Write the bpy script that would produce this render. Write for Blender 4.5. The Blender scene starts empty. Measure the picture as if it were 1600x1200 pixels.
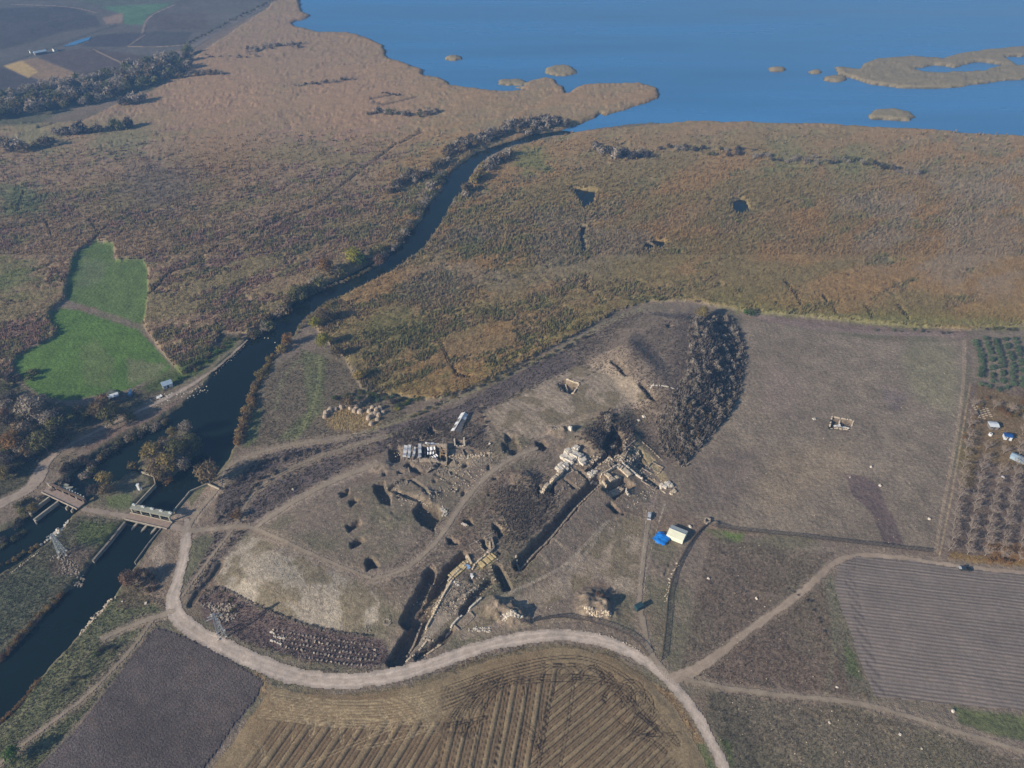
import bpy, math, random
import numpy as np
from mathutils import Vector, Matrix, Euler
random.seed(7); rng = np.random.default_rng(7)
PI = math.pi
# ---------------------------------------------------------------- camera, sky, sun, exposure
CAM_H, PITCH, FPX = 260.0, 38.0, 1186.0        # metres, degrees below the horizon, focal length in photo pixels (1600 wide)
scene = bpy.context.scene
cam_data = bpy.data.cameras.new('camera'); cam = bpy.data.objects.new('camera', cam_data)
scene.collection.objects.link(cam); scene.camera = cam
cam.location = (0, 0, CAM_H); cam.rotation_euler = (math.radians(90-PITCH), 0, 0)
cam_data.sensor_fit = 'HORIZONTAL'; cam_data.angle = 2*math.atan(800/FPX)
cam_data.clip_start = 1; cam_data.clip_end = 80000
SUN_EL, SUN_DIR = 24.0, (-0.84, -0.54)          # the sun stands low behind the camera's left shoulder
world = bpy.data.worlds.new('World'); scene.world = world; world.use_nodes = True
wn = world.node_tree.nodes; wl = world.node_tree.links; wn.clear()
sky = wn.new('ShaderNodeTexSky'); sky.sky_type = 'NISHITA'; sky.sun_disc = False
sky.sun_elevation = math.radians(SUN_EL); sky.sun_rotation = math.atan2(SUN_DIR[0], SUN_DIR[1])
sky.altitude = 200; sky.air_density = 1.0; sky.dust_density = 0.6; sky.ozone_density = 2.0
bg = wn.new('ShaderNodeBackground'); bg.inputs['Strength'].default_value = 0.075
wo = wn.new('ShaderNodeOutputWorld'); wl.new(sky.outputs[0], bg.inputs[0]); wl.new(bg.outputs[0], wo.inputs[0])
sun_data = bpy.data.lights.new('sun', 'SUN'); sun = bpy.data.objects.new('sun', sun_data); scene.collection.objects.link(sun)
sun_data.energy = 5.0; sun_data.angle = math.radians(0.5); sun_data.color = (1.0, 0.89, 0.73)
ce = math.cos(math.radians(SUN_EL)); n_ = math.hypot(*SUN_DIR)
sv = Vector((SUN_DIR[0]/n_*ce, SUN_DIR[1]/n_*ce, math.sin(math.radians(SUN_EL))))
sun.rotation_euler = sv.to_track_quat('Z', 'Y').to_euler(); sun.location = (0, 0, 600)
scene.view_settings.view_transform = 'Standard'; scene.view_settings.look = 'None'
scene.view_settings.exposure = EXPOSURE = 0.24; scene.view_settings.gamma = 1; scene.view_settings.use_curve_mapping = False
scene.cycles.volume_bounces = 0; scene.cycles.max_bounces = 4; scene.cycles.diffuse_bounces = 2
scene.cycles.glossy_bounces = 2; scene.cycles.use_denoising = True
HAZE_DENSITY = 0.00026
# ---------------------------------------------------------------- helpers: noise, distance, projection
TAB = rng.random((64, 256*256)).astype(np.float32)
def vnoise(x, y, seed=0):
    t = TAB[seed % 64]
    xi = np.floor(x); yi = np.floor(y); fx = x-xi; fy = y-yi
    xi = xi.astype(np.int64) & 255; yi = yi.astype(np.int64) & 255
    fx = fx*fx*(3-2*fx); fy = fy*fy*(3-2*fy); x1 = (xi+1) & 255; y1 = (yi+1) & 255
    a = t[yi*256+xi]; b = t[yi*256+x1]; c = t[y1*256+xi]; d = t[y1*256+x1]
    return a+(b-a)*fx+(c-a)*fy+(a-b-c+d)*fx*fy
def fbm(x, y, scale, octv=4, seed=0, gain=.5):
    s = 0; a = 1; n = 0
    ca, sa = math.cos(.6), math.sin(.6)
    x = x/scale; y = y/scale
    for i in range(octv):
        s = s+a*vnoise(x+13.7*i, y+7.1*i, seed+i); n += a; a *= gain
        x, y = (x*ca-y*sa)*2.03, (x*sa+y*ca)*2.03
    return s/n
def sstep(a, b, x):
    t = np.clip((x-a)/(b-a), 0, 1); return t*t*(3-2*t)
def seg_d2(ax, ay, bx, by, X, Y):
    dx, dy = bx-ax, by-ay; L = dx*dx+dy*dy+1e-12
    t = np.clip(((X-ax)*dx+(Y-ay)*dy)/L, 0, 1)
    return (X-ax-t*dx)**2+(Y-ay-t*dy)**2
def sdf(P, X, Y, maxd):
    """signed distance to a polygon, negative inside"""
    P = np.asarray(P, float); out = np.full(X.shape, maxd, float)
    m = (X > P[:, 0].min()-maxd) & (X < P[:, 0].max()+maxd) & (Y > P[:, 1].min()-maxd) & (Y < P[:, 1].max()+maxd)
    if not m.any(): return out
    x, y = X[m], Y[m]; d = np.full(x.shape, 1e18); ins = np.zeros(x.shape, bool); n = len(P)
    for i in range(n):
        ax, ay = P[i]; bx, by = P[(i+1) % n]
        d = np.minimum(d, seg_d2(ax, ay, bx, by, x, y))
        if ay != by:
            c = ((ay > y) != (by > y)) & (x < (bx-ax)*(y-ay)/(by-ay)+ax); ins ^= c
    d = np.sqrt(d); out[m] = np.minimum(np.where(ins, -d, d), maxd)
    return out
def ldist(P, X, Y, maxd):
    P = np.asarray(P, float); out = np.full(X.shape, maxd, float)
    m = (X > P[:, 0].min()-maxd) & (X < P[:, 0].max()+maxd) & (Y > P[:, 1].min()-maxd) & (Y < P[:, 1].max()+maxd)
    if not m.any(): return out
    x, y = X[m], Y[m]; d = np.full(x.shape, 1e18)
    for i in range(len(P)-1): d = np.minimum(d, seg_d2(*P[i], *P[i+1], x, y))
    out[m] = np.minimum(np.sqrt(d), maxd); return out
def smooth_line(P, n=4):
    P = np.asarray(P, float)
    for _ in range(2):
        Q = [P[0]]
        for a, b in zip(P[:-1], P[1:]): Q += [a*.75+b*.25, a*.25+b*.75]
        Q.append(P[-1]); P = np.array(Q)
    return P
ct, st = math.cos(math.radians(PITCH)), math.sin(math.radians(PITCH))
def plane_at(px, py, z=0.0):
    """photo pixel -> point on the level plane z"""
    px = np.asarray(px, float); py = np.asarray(py, float)
    a = (px-800)/FPX; b = -(py-600)/FPX
    dx = a; dy = ct+b*st; dz = -st+b*ct
    t = (z-CAM_H)/dz
    return dx*t, dy*t
def project(X, Y, Z):
    rz = Z-CAM_H; dep = Y*ct-rz*st; up = Y*st+rz*ct
    dep = np.where(dep < 1, 1, dep)
    return 800+FPX*X/dep, 600-FPX*up/dep
def wpoly(P, z=0.0):
    P = np.asarray(P, float); x, y = plane_at(P[:, 0], P[:, 1], z); return np.stack([x, y], 1)
# ---------------------------------------------------------------- the lie of the land
WL = -1.2                                       # water level
LAKE = [(-400,-292),(900,-300),(3200,-290),(2600,262),(1900,232),(1600,213),(1540,211),(1440,203),(1360,199),(1300,195),(1200,192),(1100,190),(1000,194),(950,198),(905,206),
 (880,212),(872,206),(900,196),(930,184),(938,178),(942,183),(950,180),(975,172),(1000,163),(1025,155),(1032,148),(1025,138),(1000,130),(930,132),(905,135),(893,146),(884,147),(877,140),
 (880,136),(872,132),(868,124),(848,122),(830,127),(820,131),(822,135),(800,137),(820,141),(800,142),(765,143),(740,138),(706,133),(690,122),(661,118),(662,111),(640,101),(610,92),(603,85),(598,72),(575,60),(545,51),
 (500,50),(465,43),(457,37),(462,33),(478,30),(485,24),(472,18),(467,0),(455,-60),(380,-150),(0,-230)]
RIV_L = [(900,196),(880,203),(835,210),(800,220),(770,229),(745,240),(718,256),(703,272),(690,296),(655,345),(635,370),(622,390),(600,401),(575,415),(545,430),(510,445),(478,462),(455,478),
 (425,500),(400,517),(392,523),(385,535),(375,548),(350,568),(335,585),(322,605),(300,622),(285,635),(262,650),(240,662),(215,673),(190,685),(170,697),(150,710),(130,725),(112,742),(96,756)]
RIV_R = [(134,788),(150,768),(190,747),(206,736),(222,739),(240,743),(243,762),(212,790),(270,803),(298,768),(326,757),(345,735),(358,716),(370,690),(372,665),(385,650),(395,625),(405,600),(420,575),(435,550),(445,535),(460,525),
 (465,512),(475,500),(495,482),(520,470),(540,462),(560,450),(580,440),(610,425),(640,405),(660,390),(680,365),(695,340),(705,320),(720,295),(735,280),(750,255),(770,241),(800,229),(850,216),(905,206)]
RIVER = RIV_L+[(100,765)]+RIV_R
ISLET = [(212,730),(222,712),(235,700),(262,682),(285,668),(300,672),(306,690),(298,712),(284,735),(265,750),(248,752),(242,742),(226,736)]
CH1 = [(90,770),(70,785),(50,803),(25,820),(0,832),(-150,880),(-150,980),(0,898),(30,878),(55,862),(80,845),(100,826),(112,808),(124,796)]
CH2 = [(208,806),(195,820),(146,877),(135,895),(120,910),(100,930),(75,955),(50,985),(20,1015),(0,1035),(-150,1160),(-150,1290),(-60,1190),(0,1130),(30,1105),(60,1065),(75,1045),(100,1018),(125,990),(150,965),(175,935),(185,920),(205,892),(214,878),(253,824),(256,812)]
PONDS = [[(885,292),(905,296),(930,302),(926,318),(914,326),(905,315),(898,300)],[(906,354),(915,356),(913,372),(917,390),(910,396),(904,380),(905,366)],
 [(1006,382),(1020,384),(1022,393),(1012,395),(1005,390)],[(1022,378),(1036,379),(1038,388),(1026,391)],[(1141,315),(1155,311),(1168,314),(1170,330),(1160,337),(1148,334)]]
ISLES = [[(1303,105),(1325,106),(1340,108),(1350,100),(1368,92),(1420,88),(1470,92),(1500,83),(1560,77),(1600,73),(1850,60),(1850,135),(1600,124),(1560,128),(1500,136),(1440,140),(1400,138),(1360,132),(1330,122),(1310,117)],
 [(1357,180),(1365,173),(1395,171),(1420,176),(1431,183),(1420,190),(1385,189),(1360,186)]]
def ell(cx, cy, rx, ry, n=14): return [(cx+rx*math.cos(k*2*PI/n)*(1+.12*math.sin(3*k+cx)), cy+ry*math.sin(k*2*PI/n)) for k in range(n)]
ISLES += [ell(708,91,14,4), ell(877,111,26,9), ell(1215,109,16,4), ell(1275,113,12,3.2), ell(1303,124,19,5), ell(801,129,21,5.5)]
INLETS = [[(1425,108),(1460,102),(1490,106),(1530,97),(1565,102),(1530,112),(1480,114),(1445,113)], [(1570,90),(1620,88),(1620,100),(1590,103)]]
W_LAKE = wpoly(LAKE, WL)
W_WATERS = [(wpoly(RIVER, WL), .9), (wpoly(CH1, WL), .9), (wpoly(CH2, WL), .9)]+[(wpoly(p, WL), .8) for p in PONDS]
W_ISLES = [wpoly(p, WL) for p in ISLES]; W_ISLET = wpoly(ISLET, WL); W_INLETS = [wpoly(p, WL) for p in INLETS]
M1 = wpoly([(300,935),(345,875),(400,815),(480,765),(600,715),(720,660),(800,620),(900,570),(990,520),(1050,600),(1040,720),(1020,790),(960,850),(880,915),(760,975),(640,1020),(540,1020),(420,1005),(340,970)])
M2 = wpoly([(905,562),(960,512),(1010,486),(1075,488),(1130,500),(1155,540),(1160,590),(1150,640),(1120,680),(1070,715),(1010,700),(985,660),(955,610)])
def hmound(X, Y):
    h = 5.5*sstep(0, -26, sdf(M1, X, Y, 5)) + 9.8*sstep(0, -25, sdf(M2, X, Y, 5))
    return h
def at(px, py):
    """photo pixel -> point of the land (before pits and walls)"""
    px = np.atleast_1d(np.asarray(px, float)); py = np.atleast_1d(np.asarray(py, float)); z = np.zeros(px.shape)
    for _ in range(10):
        x, y = plane_at(px, py, z); z = .5*z+.5*hmound(x, y)
    return x, y
def apoly(P):
    P = np.asarray(P, float); x, y = at(P[:, 0], P[:, 1]); return np.stack([x, y], 1)
def pt(px, py):
    x, y = at(px, py); return float(x[0]), float(y[0])
def waterd(X, Y, maxd=14):
    """signed distance to open water, negative in the water"""
    w = 60.0
    d = sdf(W_LAKE, X, Y, maxd)
    for P, _ in W_WATERS: d = np.minimum(d, sdf(P, X, Y, maxd))
    for P in W_ISLES+[W_ISLET]: d = np.maximum(d, -sdf(P, X, Y, maxd))
    for P in W_INLETS: d = np.minimum(d, sdf(P, X, Y, maxd))
    j = (fbm(X, Y, 14, 3, 57)-.5); return np.where(np.abs(d) < maxd*.9, d+j*np.where(Y > 480, 7.0, 1.6), d)
PITS = [  # outline in the photograph, depth in metres
 ([(529,770),(545,762),(547,772),(533,778)],2.2),([(543,783),(555,776),(561,784),(548,792)],2.6),([(539,821),(560,811),(568,819),(546,832)],2.2),([(545,847),(565,838),(572,846),(550,858)],2.4),
 ([(568,874),(583,868),(593,885),(574,892)],3.6),([(583,757),(600,752),(612,775),(611,790),(596,787),(585,772)],3.2),([(645,795),(655,785),(685,790),(691,805),(678,829),(660,820),(648,810)],4),
 ([(697,840),(704,838),(720,851),(699,851)],2.8),([(722,812),(735,809),(744,822),(731,821)],2.4),([(768,815),(779,820),(790,836),(781,841),(771,829)],3),([(836,690),(848,687),(859,696),(850,705),(839,701)],3),
 ([(788,676),(805,680),(816,702),(801,714),(789,700)],1.8),([(872,599),(884,593),(905,600),(895,615),(878,611)],3.2),([(946,788),(954,782),(966,796),(976,804),(961,801)],3.2),
 ([(940,763),(973,745),(991,757),(961,781)],4.2),([(937,702),(955,658),(975,680),(977,708),(955,716)],4),([(606,702),(622,695),(628,710),(625,722),(612,724)],3.4),([(655,700),(697,700),(697,722),(655,722)],2.6),
 ([(708,688),(727,688),(727,697),(708,697)],1.6),([(630,728),(650,740),(660,735),(640,722)],2.4),([(676,730),(700,728),(712,716),(690,712)],2),([(836,760),(842,757),(850,772),(840,776)],3.4),([(855,757),(868,752),(868,778),(860,772)],3.2),
 ([(1300,652),(1333,657),(1328,672),(1296,668)],1.8),([(985,722),(1002,712),(1012,726),(1000,736)],2.2),([(665,672),(675,666),(686,676),(672,682)],1.6),([(655,678),(666,674),(668,684)],1.3),([(703,762),(711,758),(713,766),(706,768)],1.4),
 ([(1500,880),(1501,880),(1501,881)],.1),([(1040,506),(1050,502),(1050,511),(1042,512)],1.5),([(1054,567),(1062,563),(1064,570)],1.4),([(750,843),(757,840),(765,858),(758,864)],2.8),([(783,690),(790,688),(795,706),(788,708)],1.6)]
_r = random.Random(31)
for _ in range(46):
    _c = _r.choice([(640,735,55,40),(690,700,60,22),(740,735,40,40),(900,740,50,40),(985,715,30,30),(760,850,30,30),(640,780,40,30)]); _a, _b = _c[0]+_r.uniform(-1,1)*_c[2], _c[1]+_r.uniform(-1,1)*_c[3]; _w = _r.uniform(2.2,5); _h = _r.uniform(1.6,3.4); _k = _r.uniform(-1.2,1.2)
    PITS.append(([(_a-_w,_b-_h+_k),(_a+_w,_b-_h-_k),(_a+_w*1.1,_b+_h-_k),(_a-_w*.8,_b+_h+_k)], _r.uniform(.7,1.6)))
TRENCHES = [  # line in the photograph, half width (m), depth (m)
 ([(672,893),(667,908),(655,932),(645,950),(635,970)],2.6,3.8),([(722,868),(700,890),(690,908),(680,925),(668,945),(660,965)],2.2,4),([(664,955),(652,980),(636,1005),(618,1034)],3.4,4.6),
 ([(766,907),(742,930),(722,958)],1.5,2.4),([(704,985),(690,1002),(652,1026)],1.6,2.6),([(935,748),(900,783),(860,829),(810,883)],2.7,4.2),([(958,563),(978,583)],1.6,2.8),([(1003,600),(1022,621)],1.7,2.8),
 ([(1005,743),(1031,760)],1.1,2.2),([(775,886),(792,917)],1.9,3.2),([(600,768),(622,753),(652,741),(692,729)],1.0,1.8),([(612,764),(645,777),(680,795)],1.2,2),([(960,700),(935,722),(920,735)],1.6,2.6),
 ([(1053,862),(1046,880),(1038,900)],.6,.5),([(345,880),(330,905),(310,925),(298,945)],1.6,1.0),([(900,560),(880,572)],.5,.4),([(680,740),(700,752),(720,762)],.5,.8),([(700,735),(735,752)],.5,.8),([(700,700),(740,702)],.7,1.0),([(612,690),(640,684),(665,690)],.7,1.2),([(706,714),(745,706),(762,710)],.8,1.2),([(640,748),(660,760),(668,775)],.7,1.2),([(905,735),(925,755),(915,770)],.8,1.4),([(880,748),(898,762)],.8,1.4),([(1000,705),(1012,725)],.7,1.2),([(735,905),(742,915),(700,945)],.6,.8),([(870,770),(850,800)],.6,.8)]
HEAPS = [  # centre px, radius m, height m
 (926,944,8,3.4),(948,951,5,2.6),(796,957,6,3.0),(772,947,5,2.2),(812,966,5,2.6),(881,676,4,2.0),(890,671,3,1.7),(868,674,3.5,1.6),(920,690,10,3.0),(1118,819,2.6,1.4),(985,682,4,1.5),(600,730,6,1.5),(610,813,5,.6),(820,750,8,1.8),(665,778,7,1.6),(975,708,4,1.6)]
A_PITS = [(apoly(P), d) for P, d in PITS]; A_TR = [(apoly(P), w, d) for P, w, d in TRENCHES]; A_HP = [(pt(a, b), r, h) for a, b, r, h in HEAPS]
_rx, _ry = at([410, 640],[1100, 1040])
def features(X, Y):
    z = np.zeros(X.shape); jit = (vnoise(X*.55, Y*.55, 3)-.5)*1.4
    for P, d in A_PITS: z = np.minimum(z, -d*sstep(.1, -.9, sdf(P, X, Y, 4)+jit*.7))
    for P, w, d in A_TR: z = np.minimum(z, -d*sstep(w+.2, w-.8, ldist(P, X, Y, w+4)+jit*.7))
    for (cx, cy), r, h in A_HP:
        q = np.hypot(X-cx, Y-cy); z = z+h*sstep(r*1.15, 0, q+jit*1.6)*(.8+.5*vnoise(X*.5, Y*.5, 9))
    return z
def height(X, Y, fine=True):
    """height of the bare land, pits and banks included"""
    X = np.atleast_1d(np.asarray(X, float)); Y = np.atleast_1d(np.asarray(Y, float))
    z = hmound(X, Y)+features(X, Y)
    if fine: z = z+(fbm(X, Y, 9, 3, 5)-.5)*.5+(vnoise(X*.8, Y*.8, 8)-.5)*.12
    wd = waterd(X, Y)
    bank = WL+np.clip(wd*.75+(vnoise(X*.5, Y*.5, 11)-.5)*.9, -3, 3.0)
    return np.where(wd < 6, np.minimum(z, bank), z)
def gz(x, y): return float(height(x, y)[0])
# ---------------------------------------------------------------- helpers: meshes and objects
COL = scene.collection
def lin(c): 
    c = np.asarray(c, float)/255; return np.where(c < .04045, c/12.92, ((c+.055)/1.055)**2.4)
KALB = 1.45
def alb(r, g, b): return np.minimum(lin((r, g, b))*KALB, .85)
def tag(o, label=None, cat=None, group=None, kind=None):
    if label: o['label'] = label
    if cat: o['category'] = cat
    if group: o['group'] = group
    if kind: o['kind'] = kind
    return o
def np_mesh(name, V, F, mats=(), cols=None, smooth=False, mi=None):
    """V (n,3), F (m,k) with k = 3 or 4, optional vertex colours"""
    V = np.asarray(V, np.float32); F = np.asarray(F, np.int32); k = F.shape[1]
    me = bpy.data.meshes.new(name); me.vertices.add(len(V)); me.vertices.foreach_set('co', V.ravel())
    me.loops.add(F.size); me.loops.foreach_set('vertex_index', F.ravel())
    me.polygons.add(len(F)); me.polygons.foreach_set('loop_start', np.arange(0, F.size, k, dtype=np.int32))
    me.polygons.foreach_set('loop_total', np.full(len(F), k, np.int32))
    for m in mats: me.materials.append(m)
    if mi is not None: me.polygons.foreach_set('material_index', np.asarray(mi, np.int32))
    if smooth: me.polygons.foreach_set('use_smooth', np.ones(len(F), bool))
    me.update(calc_edges=True)
    if cols is not None:
        a = me.color_attributes.new('Col', 'FLOAT_COLOR', 'POINT')
        c = np.ones((len(V), 4), np.float32); c[:, :3] = cols; a.data.foreach_set('color', c.ravel())
    return me
def link(name, me, parent=None, loc=(0, 0, 0), rz=0):
    o = bpy.data.objects.new(name, me); COL.objects.link(o); o.location = loc; o.rotation_euler = (0, 0, rz); o.parent = parent
    return o
def empty(name, loc, rz=0):
    o = bpy.data.objects.new(name, None); COL.objects.link(o); o.location = loc; o.rotation_euler = (0, 0, rz); return o
class MB:
    def __init__(s): s.v = []; s.f = []; s.m = []
    def add(s, vs, fs, m=0):
        n = len(s.v); s.v += [tuple(v) for v in vs]; s.f += [tuple(i+n for i in f) for f in fs]; s.m += [m]*len(fs)
    def box(s, c, d, rz=0, m=0, tilt=0):
        cx, cy, cz = c; hx, hy, hz = d[0]/2, d[1]/2, d[2]/2; R = Matrix.Rotation(rz, 3, 'Z') @ Matrix.Rotation(tilt, 3, 'X')
        vs = [Vector((cx, cy, cz))+R @ Vector((a*hx, b*hy, e*hz)) for a, b, e in ((-1,-1,-1),(1,-1,-1),(1,1,-1),(-1,1,-1),(-1,-1,1),(1,-1,1),(1,1,1),(-1,1,1))]
        s.add(vs, [(0,3,2,1),(4,5,6,7),(0,1,5,4),(1,2,6,5),(2,3,7,6),(3,0,4,7)], m)
    def beam(s, p, q, w, m=0, h=None):
        p, q = Vector(p), Vector(q); d = (q-p); L = d.length
        if L < 1e-5: return
        d /= L; up = Vector((0, 0, 1)) if abs(d.z) < .95 else Vector((1, 0, 0))
        a = d.cross(up).normalized()*w/2; b = a.cross(d).normalized()*(h or w)/2
        vs = [p-a-b, p+a-b, p+a+b, p-a+b, q-a-b, q+a-b, q+a+b, q-a+b]
        s.add(vs, [(0,1,2,3),(7,6,5,4),(0,4,5,1),(1,5,6,2),(2,6,7,3),(3,7,4,0)], m)
    def tube(s, p, q, r0, r1, n=6, m=0):
        p, q = Vector(p), Vector(q); d = (q-p).normalized(); up = Vector((0, 0, 1)) if abs(d.z) < .95 else Vector((1, 0, 0))
        a = d.cross(up).normalized(); b = a.cross(d).normalized(); vs = []
        for P, r in ((p, r0), (q, r1)): vs += [P+(a*math.cos(k*2*PI/n)+b*math.sin(k*2*PI/n))*r for k in range(n)]
        s.add(vs, [(k, (k+1) % n, n+(k+1) % n, n+k) for k in range(n)]+[tuple(range(n, 2*n))], m)
    def prism(s, P, z0, z1, m=0):
        n = len(P); s.add([(x, y, z0) for x, y in P]+[(x, y, z1) for x, y in P], [tuple(range(n, 2*n)), tuple(reversed(range(n)))]+[(k, (k+1) % n, n+(k+1) % n, n+k) for k in range(n)], m)
    def rock(s, c, r, m=0, sq=.7, box=False):
        c = Vector(c); R = Euler((random.random()*6, random.random()*6, random.random()*6)).to_matrix()
        S = Vector((r*random.uniform(.75, 1.25), r*random.uniform(.6, 1.1), r*random.uniform(.5, .9)*sq*1.3)); Rz = Matrix.Rotation(random.random()*6.3, 3, 'Z')
        vs = []
        if box or random.random() < .6:
            t = random.uniform(.6, 1)
            for e in (-1, 1):
                for c_, d_ in ((-1, -1), (1, -1), (1, 1), (-1, 1)): w = Vector((c_*S.x*.8*random.uniform(.7, 1.1), d_*S.y*.8*random.uniform(.7, 1.1), e*S.z*.8*random.uniform(.7, 1.1)))*(t if e > 0 else 1); vs.append(c+Rz @ w)
            s.add(vs, [(0,3,2,1),(4,5,6,7),(0,1,5,4),(1,2,6,5),(2,3,7,6),(3,0,4,7)], m); return
        for v in ICO_V:
            w = R @ v; w = Vector((w.x*S.x, w.y*S.y, w.z*S.z))*random.uniform(.82, 1.15); vs.append(c+Rz @ w)
        s.add(vs, ICO_F, m)
    def mesh(s, name, mats, smooth=False):
        me = bpy.data.meshes.new(name); me.from_pydata(s.v, [], s.f)
        for m in mats: me.materials.append(m)
        me.polygons.foreach_set('material_index', s.m)
        if smooth: me.polygons.foreach_set('use_smooth', [True]*len(s.f))
        me.update(); return me
    def build(s, name, mats, parent=None, loc=(0, 0, 0), rz=0, smooth=False):
        if not isinstance(mats, (list, tuple)): mats = [mats]
        return link(name, s.mesh(name, mats, smooth), parent, loc, rz)
ph = (1+5**.5)/2
ICO_V = [Vector(v).normalized() for v in ((-1,ph,0),(1,ph,0),(-1,-ph,0),(1,-ph,0),(0,-1,ph),(0,1,ph),(0,-1,-ph),(0,1,-ph),(ph,0,-1),(ph,0,1),(-ph,0,-1),(-ph,0,1))]
ICO_F = [(0,11,5),(0,5,1),(0,1,7),(0,7,10),(0,10,11),(1,5,9),(5,11,4),(11,10,2),(10,7,6),(7,1,8),(3,9,4),(3,4,2),(3,2,6),(3,6,8),(3,8,9),(4,9,5),(2,4,11),(6,2,10),(8,6,7),(9,8,1)]
# ---------------------------------------------------------------- materials
def mat(name, color=None, rough=.9, noise=((6., .35),), bump=(), attr=False, spec=.2, rand=0., emit=None, extra=None, detail=3, trans=0.):
    """principled material: colour (or the mesh's own zone colours) broken up by noises in metres, relief from noises in metres"""
    m = bpy.data.materials.new(name); m.use_nodes = True; nt = m.node_tree; N = nt.nodes; L = nt.links
    b = N['Principled BSDF']; b.inputs['Roughness'].default_value = rough; b.inputs['Specular IOR Level'].default_value = spec
    tc = N.new('ShaderNodeTexCoord'); co = tc.outputs['Object']
    if attr:
        a = N.new('ShaderNodeAttribute'); a.attribute_name = 'Col'; col = a.outputs['Color']
    else:
        r = N.new('ShaderNodeRGB'); r.outputs[0].default_value = (*color, 1); col = r.outputs[0]
    fac = None
    for sc_, amt in noise:
        n = N.new('ShaderNodeTexNoise'); n.inputs['Scale'].default_value = 1/sc_; n.inputs['Detail'].default_value = detail; n.inputs['Roughness'].default_value = .6; L.new(co, n.inputs['Vector'])
        mr = N.new('ShaderNodeMapRange'); mr.inputs['From Min'].default_value = .3; mr.inputs['From Max'].default_value = .7
        mr.inputs['To Min'].default_value = 1-amt; mr.inputs['To Max'].default_value = 1+amt; L.new(n.outputs['Fac'], mr.inputs['Value'])
        if fac is None: fac = mr.outputs[0]
        else:
            mu = N.new('ShaderNodeMath'); mu.operation = 'MULTIPLY'; L.new(fac, mu.inputs[0]); L.new(mr.outputs[0], mu.inputs[1]); fac = mu.outputs[0]
    if rand:
        oi = N.new('ShaderNodeObjectInfo'); mr = N.new('ShaderNodeMapRange'); mr.inputs['To Min'].default_value = 1-rand; mr.inputs['To Max'].default_value = 1+rand; L.new(oi.outputs['Random'], mr.inputs['Value'])
        if fac is None: fac = mr.outputs[0]
        else:
            mu = N.new('ShaderNodeMath'); mu.operation = 'MULTIPLY'; L.new(fac, mu.inputs[0]); L.new(mr.outputs[0], mu.inputs[1]); fac = mu.outputs[0]
    if fac is not None:
        vm = N.new('ShaderNodeVectorMath'); vm.operation = 'SCALE'; L.new(col, vm.inputs[0]); L.new(fac, vm.inputs['Scale']); col = vm.outputs[0]
    if extra: col = extra(N, L, co, col, b)
    L.new(col, b.inputs['Base Color'])
    prev = None
    for sc_, dist in bump:
        n = N.new('ShaderNodeTexNoise'); n.inputs['Scale'].default_value = 1/sc_; n.inputs['Detail'].default_value = 3; L.new(co, n.inputs['Vector'])
        bp = N.new('ShaderNodeBump'); bp.inputs['Distance'].default_value = dist; bp.inputs['Strength'].default_value = 1; L.new(n.outputs['Fac'], bp.inputs['Height'])
        if prev: L.new(prev, bp.inputs['Normal'])
        prev = bp.outputs[0]
    if prev:
        if not b.inputs['Normal'].is_linked: L.new(prev, b.inputs['Normal'])
    if trans:
        tr = N.new('ShaderNodeBsdfTranslucent'); L.new(col, tr.inputs['Color']); mx = N.new('ShaderNodeMixShader'); mx.inputs[0].default_value = trans; L.new(b.outputs[0], mx.inputs[1]); L.new(tr.outputs[0], mx.inputs[2]); L.new(mx.outputs[0], N['Material Output'].inputs[0])
    m.diffuse_color = (*(color if color is not None else (.3, .25, .2)), 1)
    return m
def C(r, g, b): return tuple(float(v) for v in alb(r, g, b))
# ---------------------------------------------------------------- the ground sheet and its zones
MARSH_L = [(-500,150),(-60,195),(60,192),(130,190),(210,150),(280,112),(300,92),(420,12),(445,-25),(360,-150),(560,-160),(640,60),(800,115),(880,105),(1000,115),(1060,148),(1000,175),(950,190),(900,200),(770,232),(704,272),(655,347),(622,392),(545,432),(478,464),(425,502),(392,525),(375,520),(345,520),(322,560),(285,585),(262,560),(232,520),
 (225,507),(232,460),(232,425),(225,406),(183,408),(177,384),(150,375),(120,393),(104,445),(100,470),(80,485),(76,500),(90,515),(85,528),(60,540),(30,555),(20,568),(22,600),(-60,575),(-500,640)]
MARSH_R = [(905,206),(1100,188),(1300,193),(1600,212),(2600,262),(2600,520),(1700,512),(1600,508),(1510,516),(1400,508),(1250,494),(1150,484),(1070,470),(1010,472),(960,488),(900,523),(830,560),(760,597),(690,624),(640,622),(570,612),(552,585),(540,560),(505,528),(488,500),(500,482),(560,452),(610,427),(660,392),(695,342),(720,297),(752,257),(800,231)]
FIELD_BIG = [(1158,502),(1230,508),(1300,522),(1360,530),(1420,535),(1505,533),(1507,560),(1502,640),(1486,745),(1462,862),(1380,852),(1300,843),(1200,832),(1115,823),(1070,800),(1044,770),(1042,730),(1085,700),(1130,665),(1158,615),(1168,560)]
FIELD_FURROW = [(1308,882),(1338,869),(1420,875),(1520,890),(1700,905),(1760,1140),(1600,1113),(1500,1103),(1366,1090),(1352,1060),(1330,1000),(1312,950),(1302,910)]
FIELD_RIDGE = [(425,1071),(470,1083),(560,1086),(640,1074),(700,1056),(760,1032),(850,1013),(905,1012),(960,1028),(1010,1058),(1050,1098),(1080,1145),(1105,1195),(1125,1270),(280,1270),(330,1202),(380,1135)]
FIELD_DARK = [(243,980),(262,984),(300,1000),(345,1020),(415,1066),(400,1092),(360,1145),(322,1200),(270,1270),(-20,1270),(60,1198),(110,1150),(180,1062),(215,1012)]
GREEN_A = [(150,377),(178,383),(176,403),(183,408),(225,406),(231,425),(232,460),(228,495),(220,507),(180,493),(150,482),(103,468),(105,445),(112,410),(120,395)]
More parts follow.
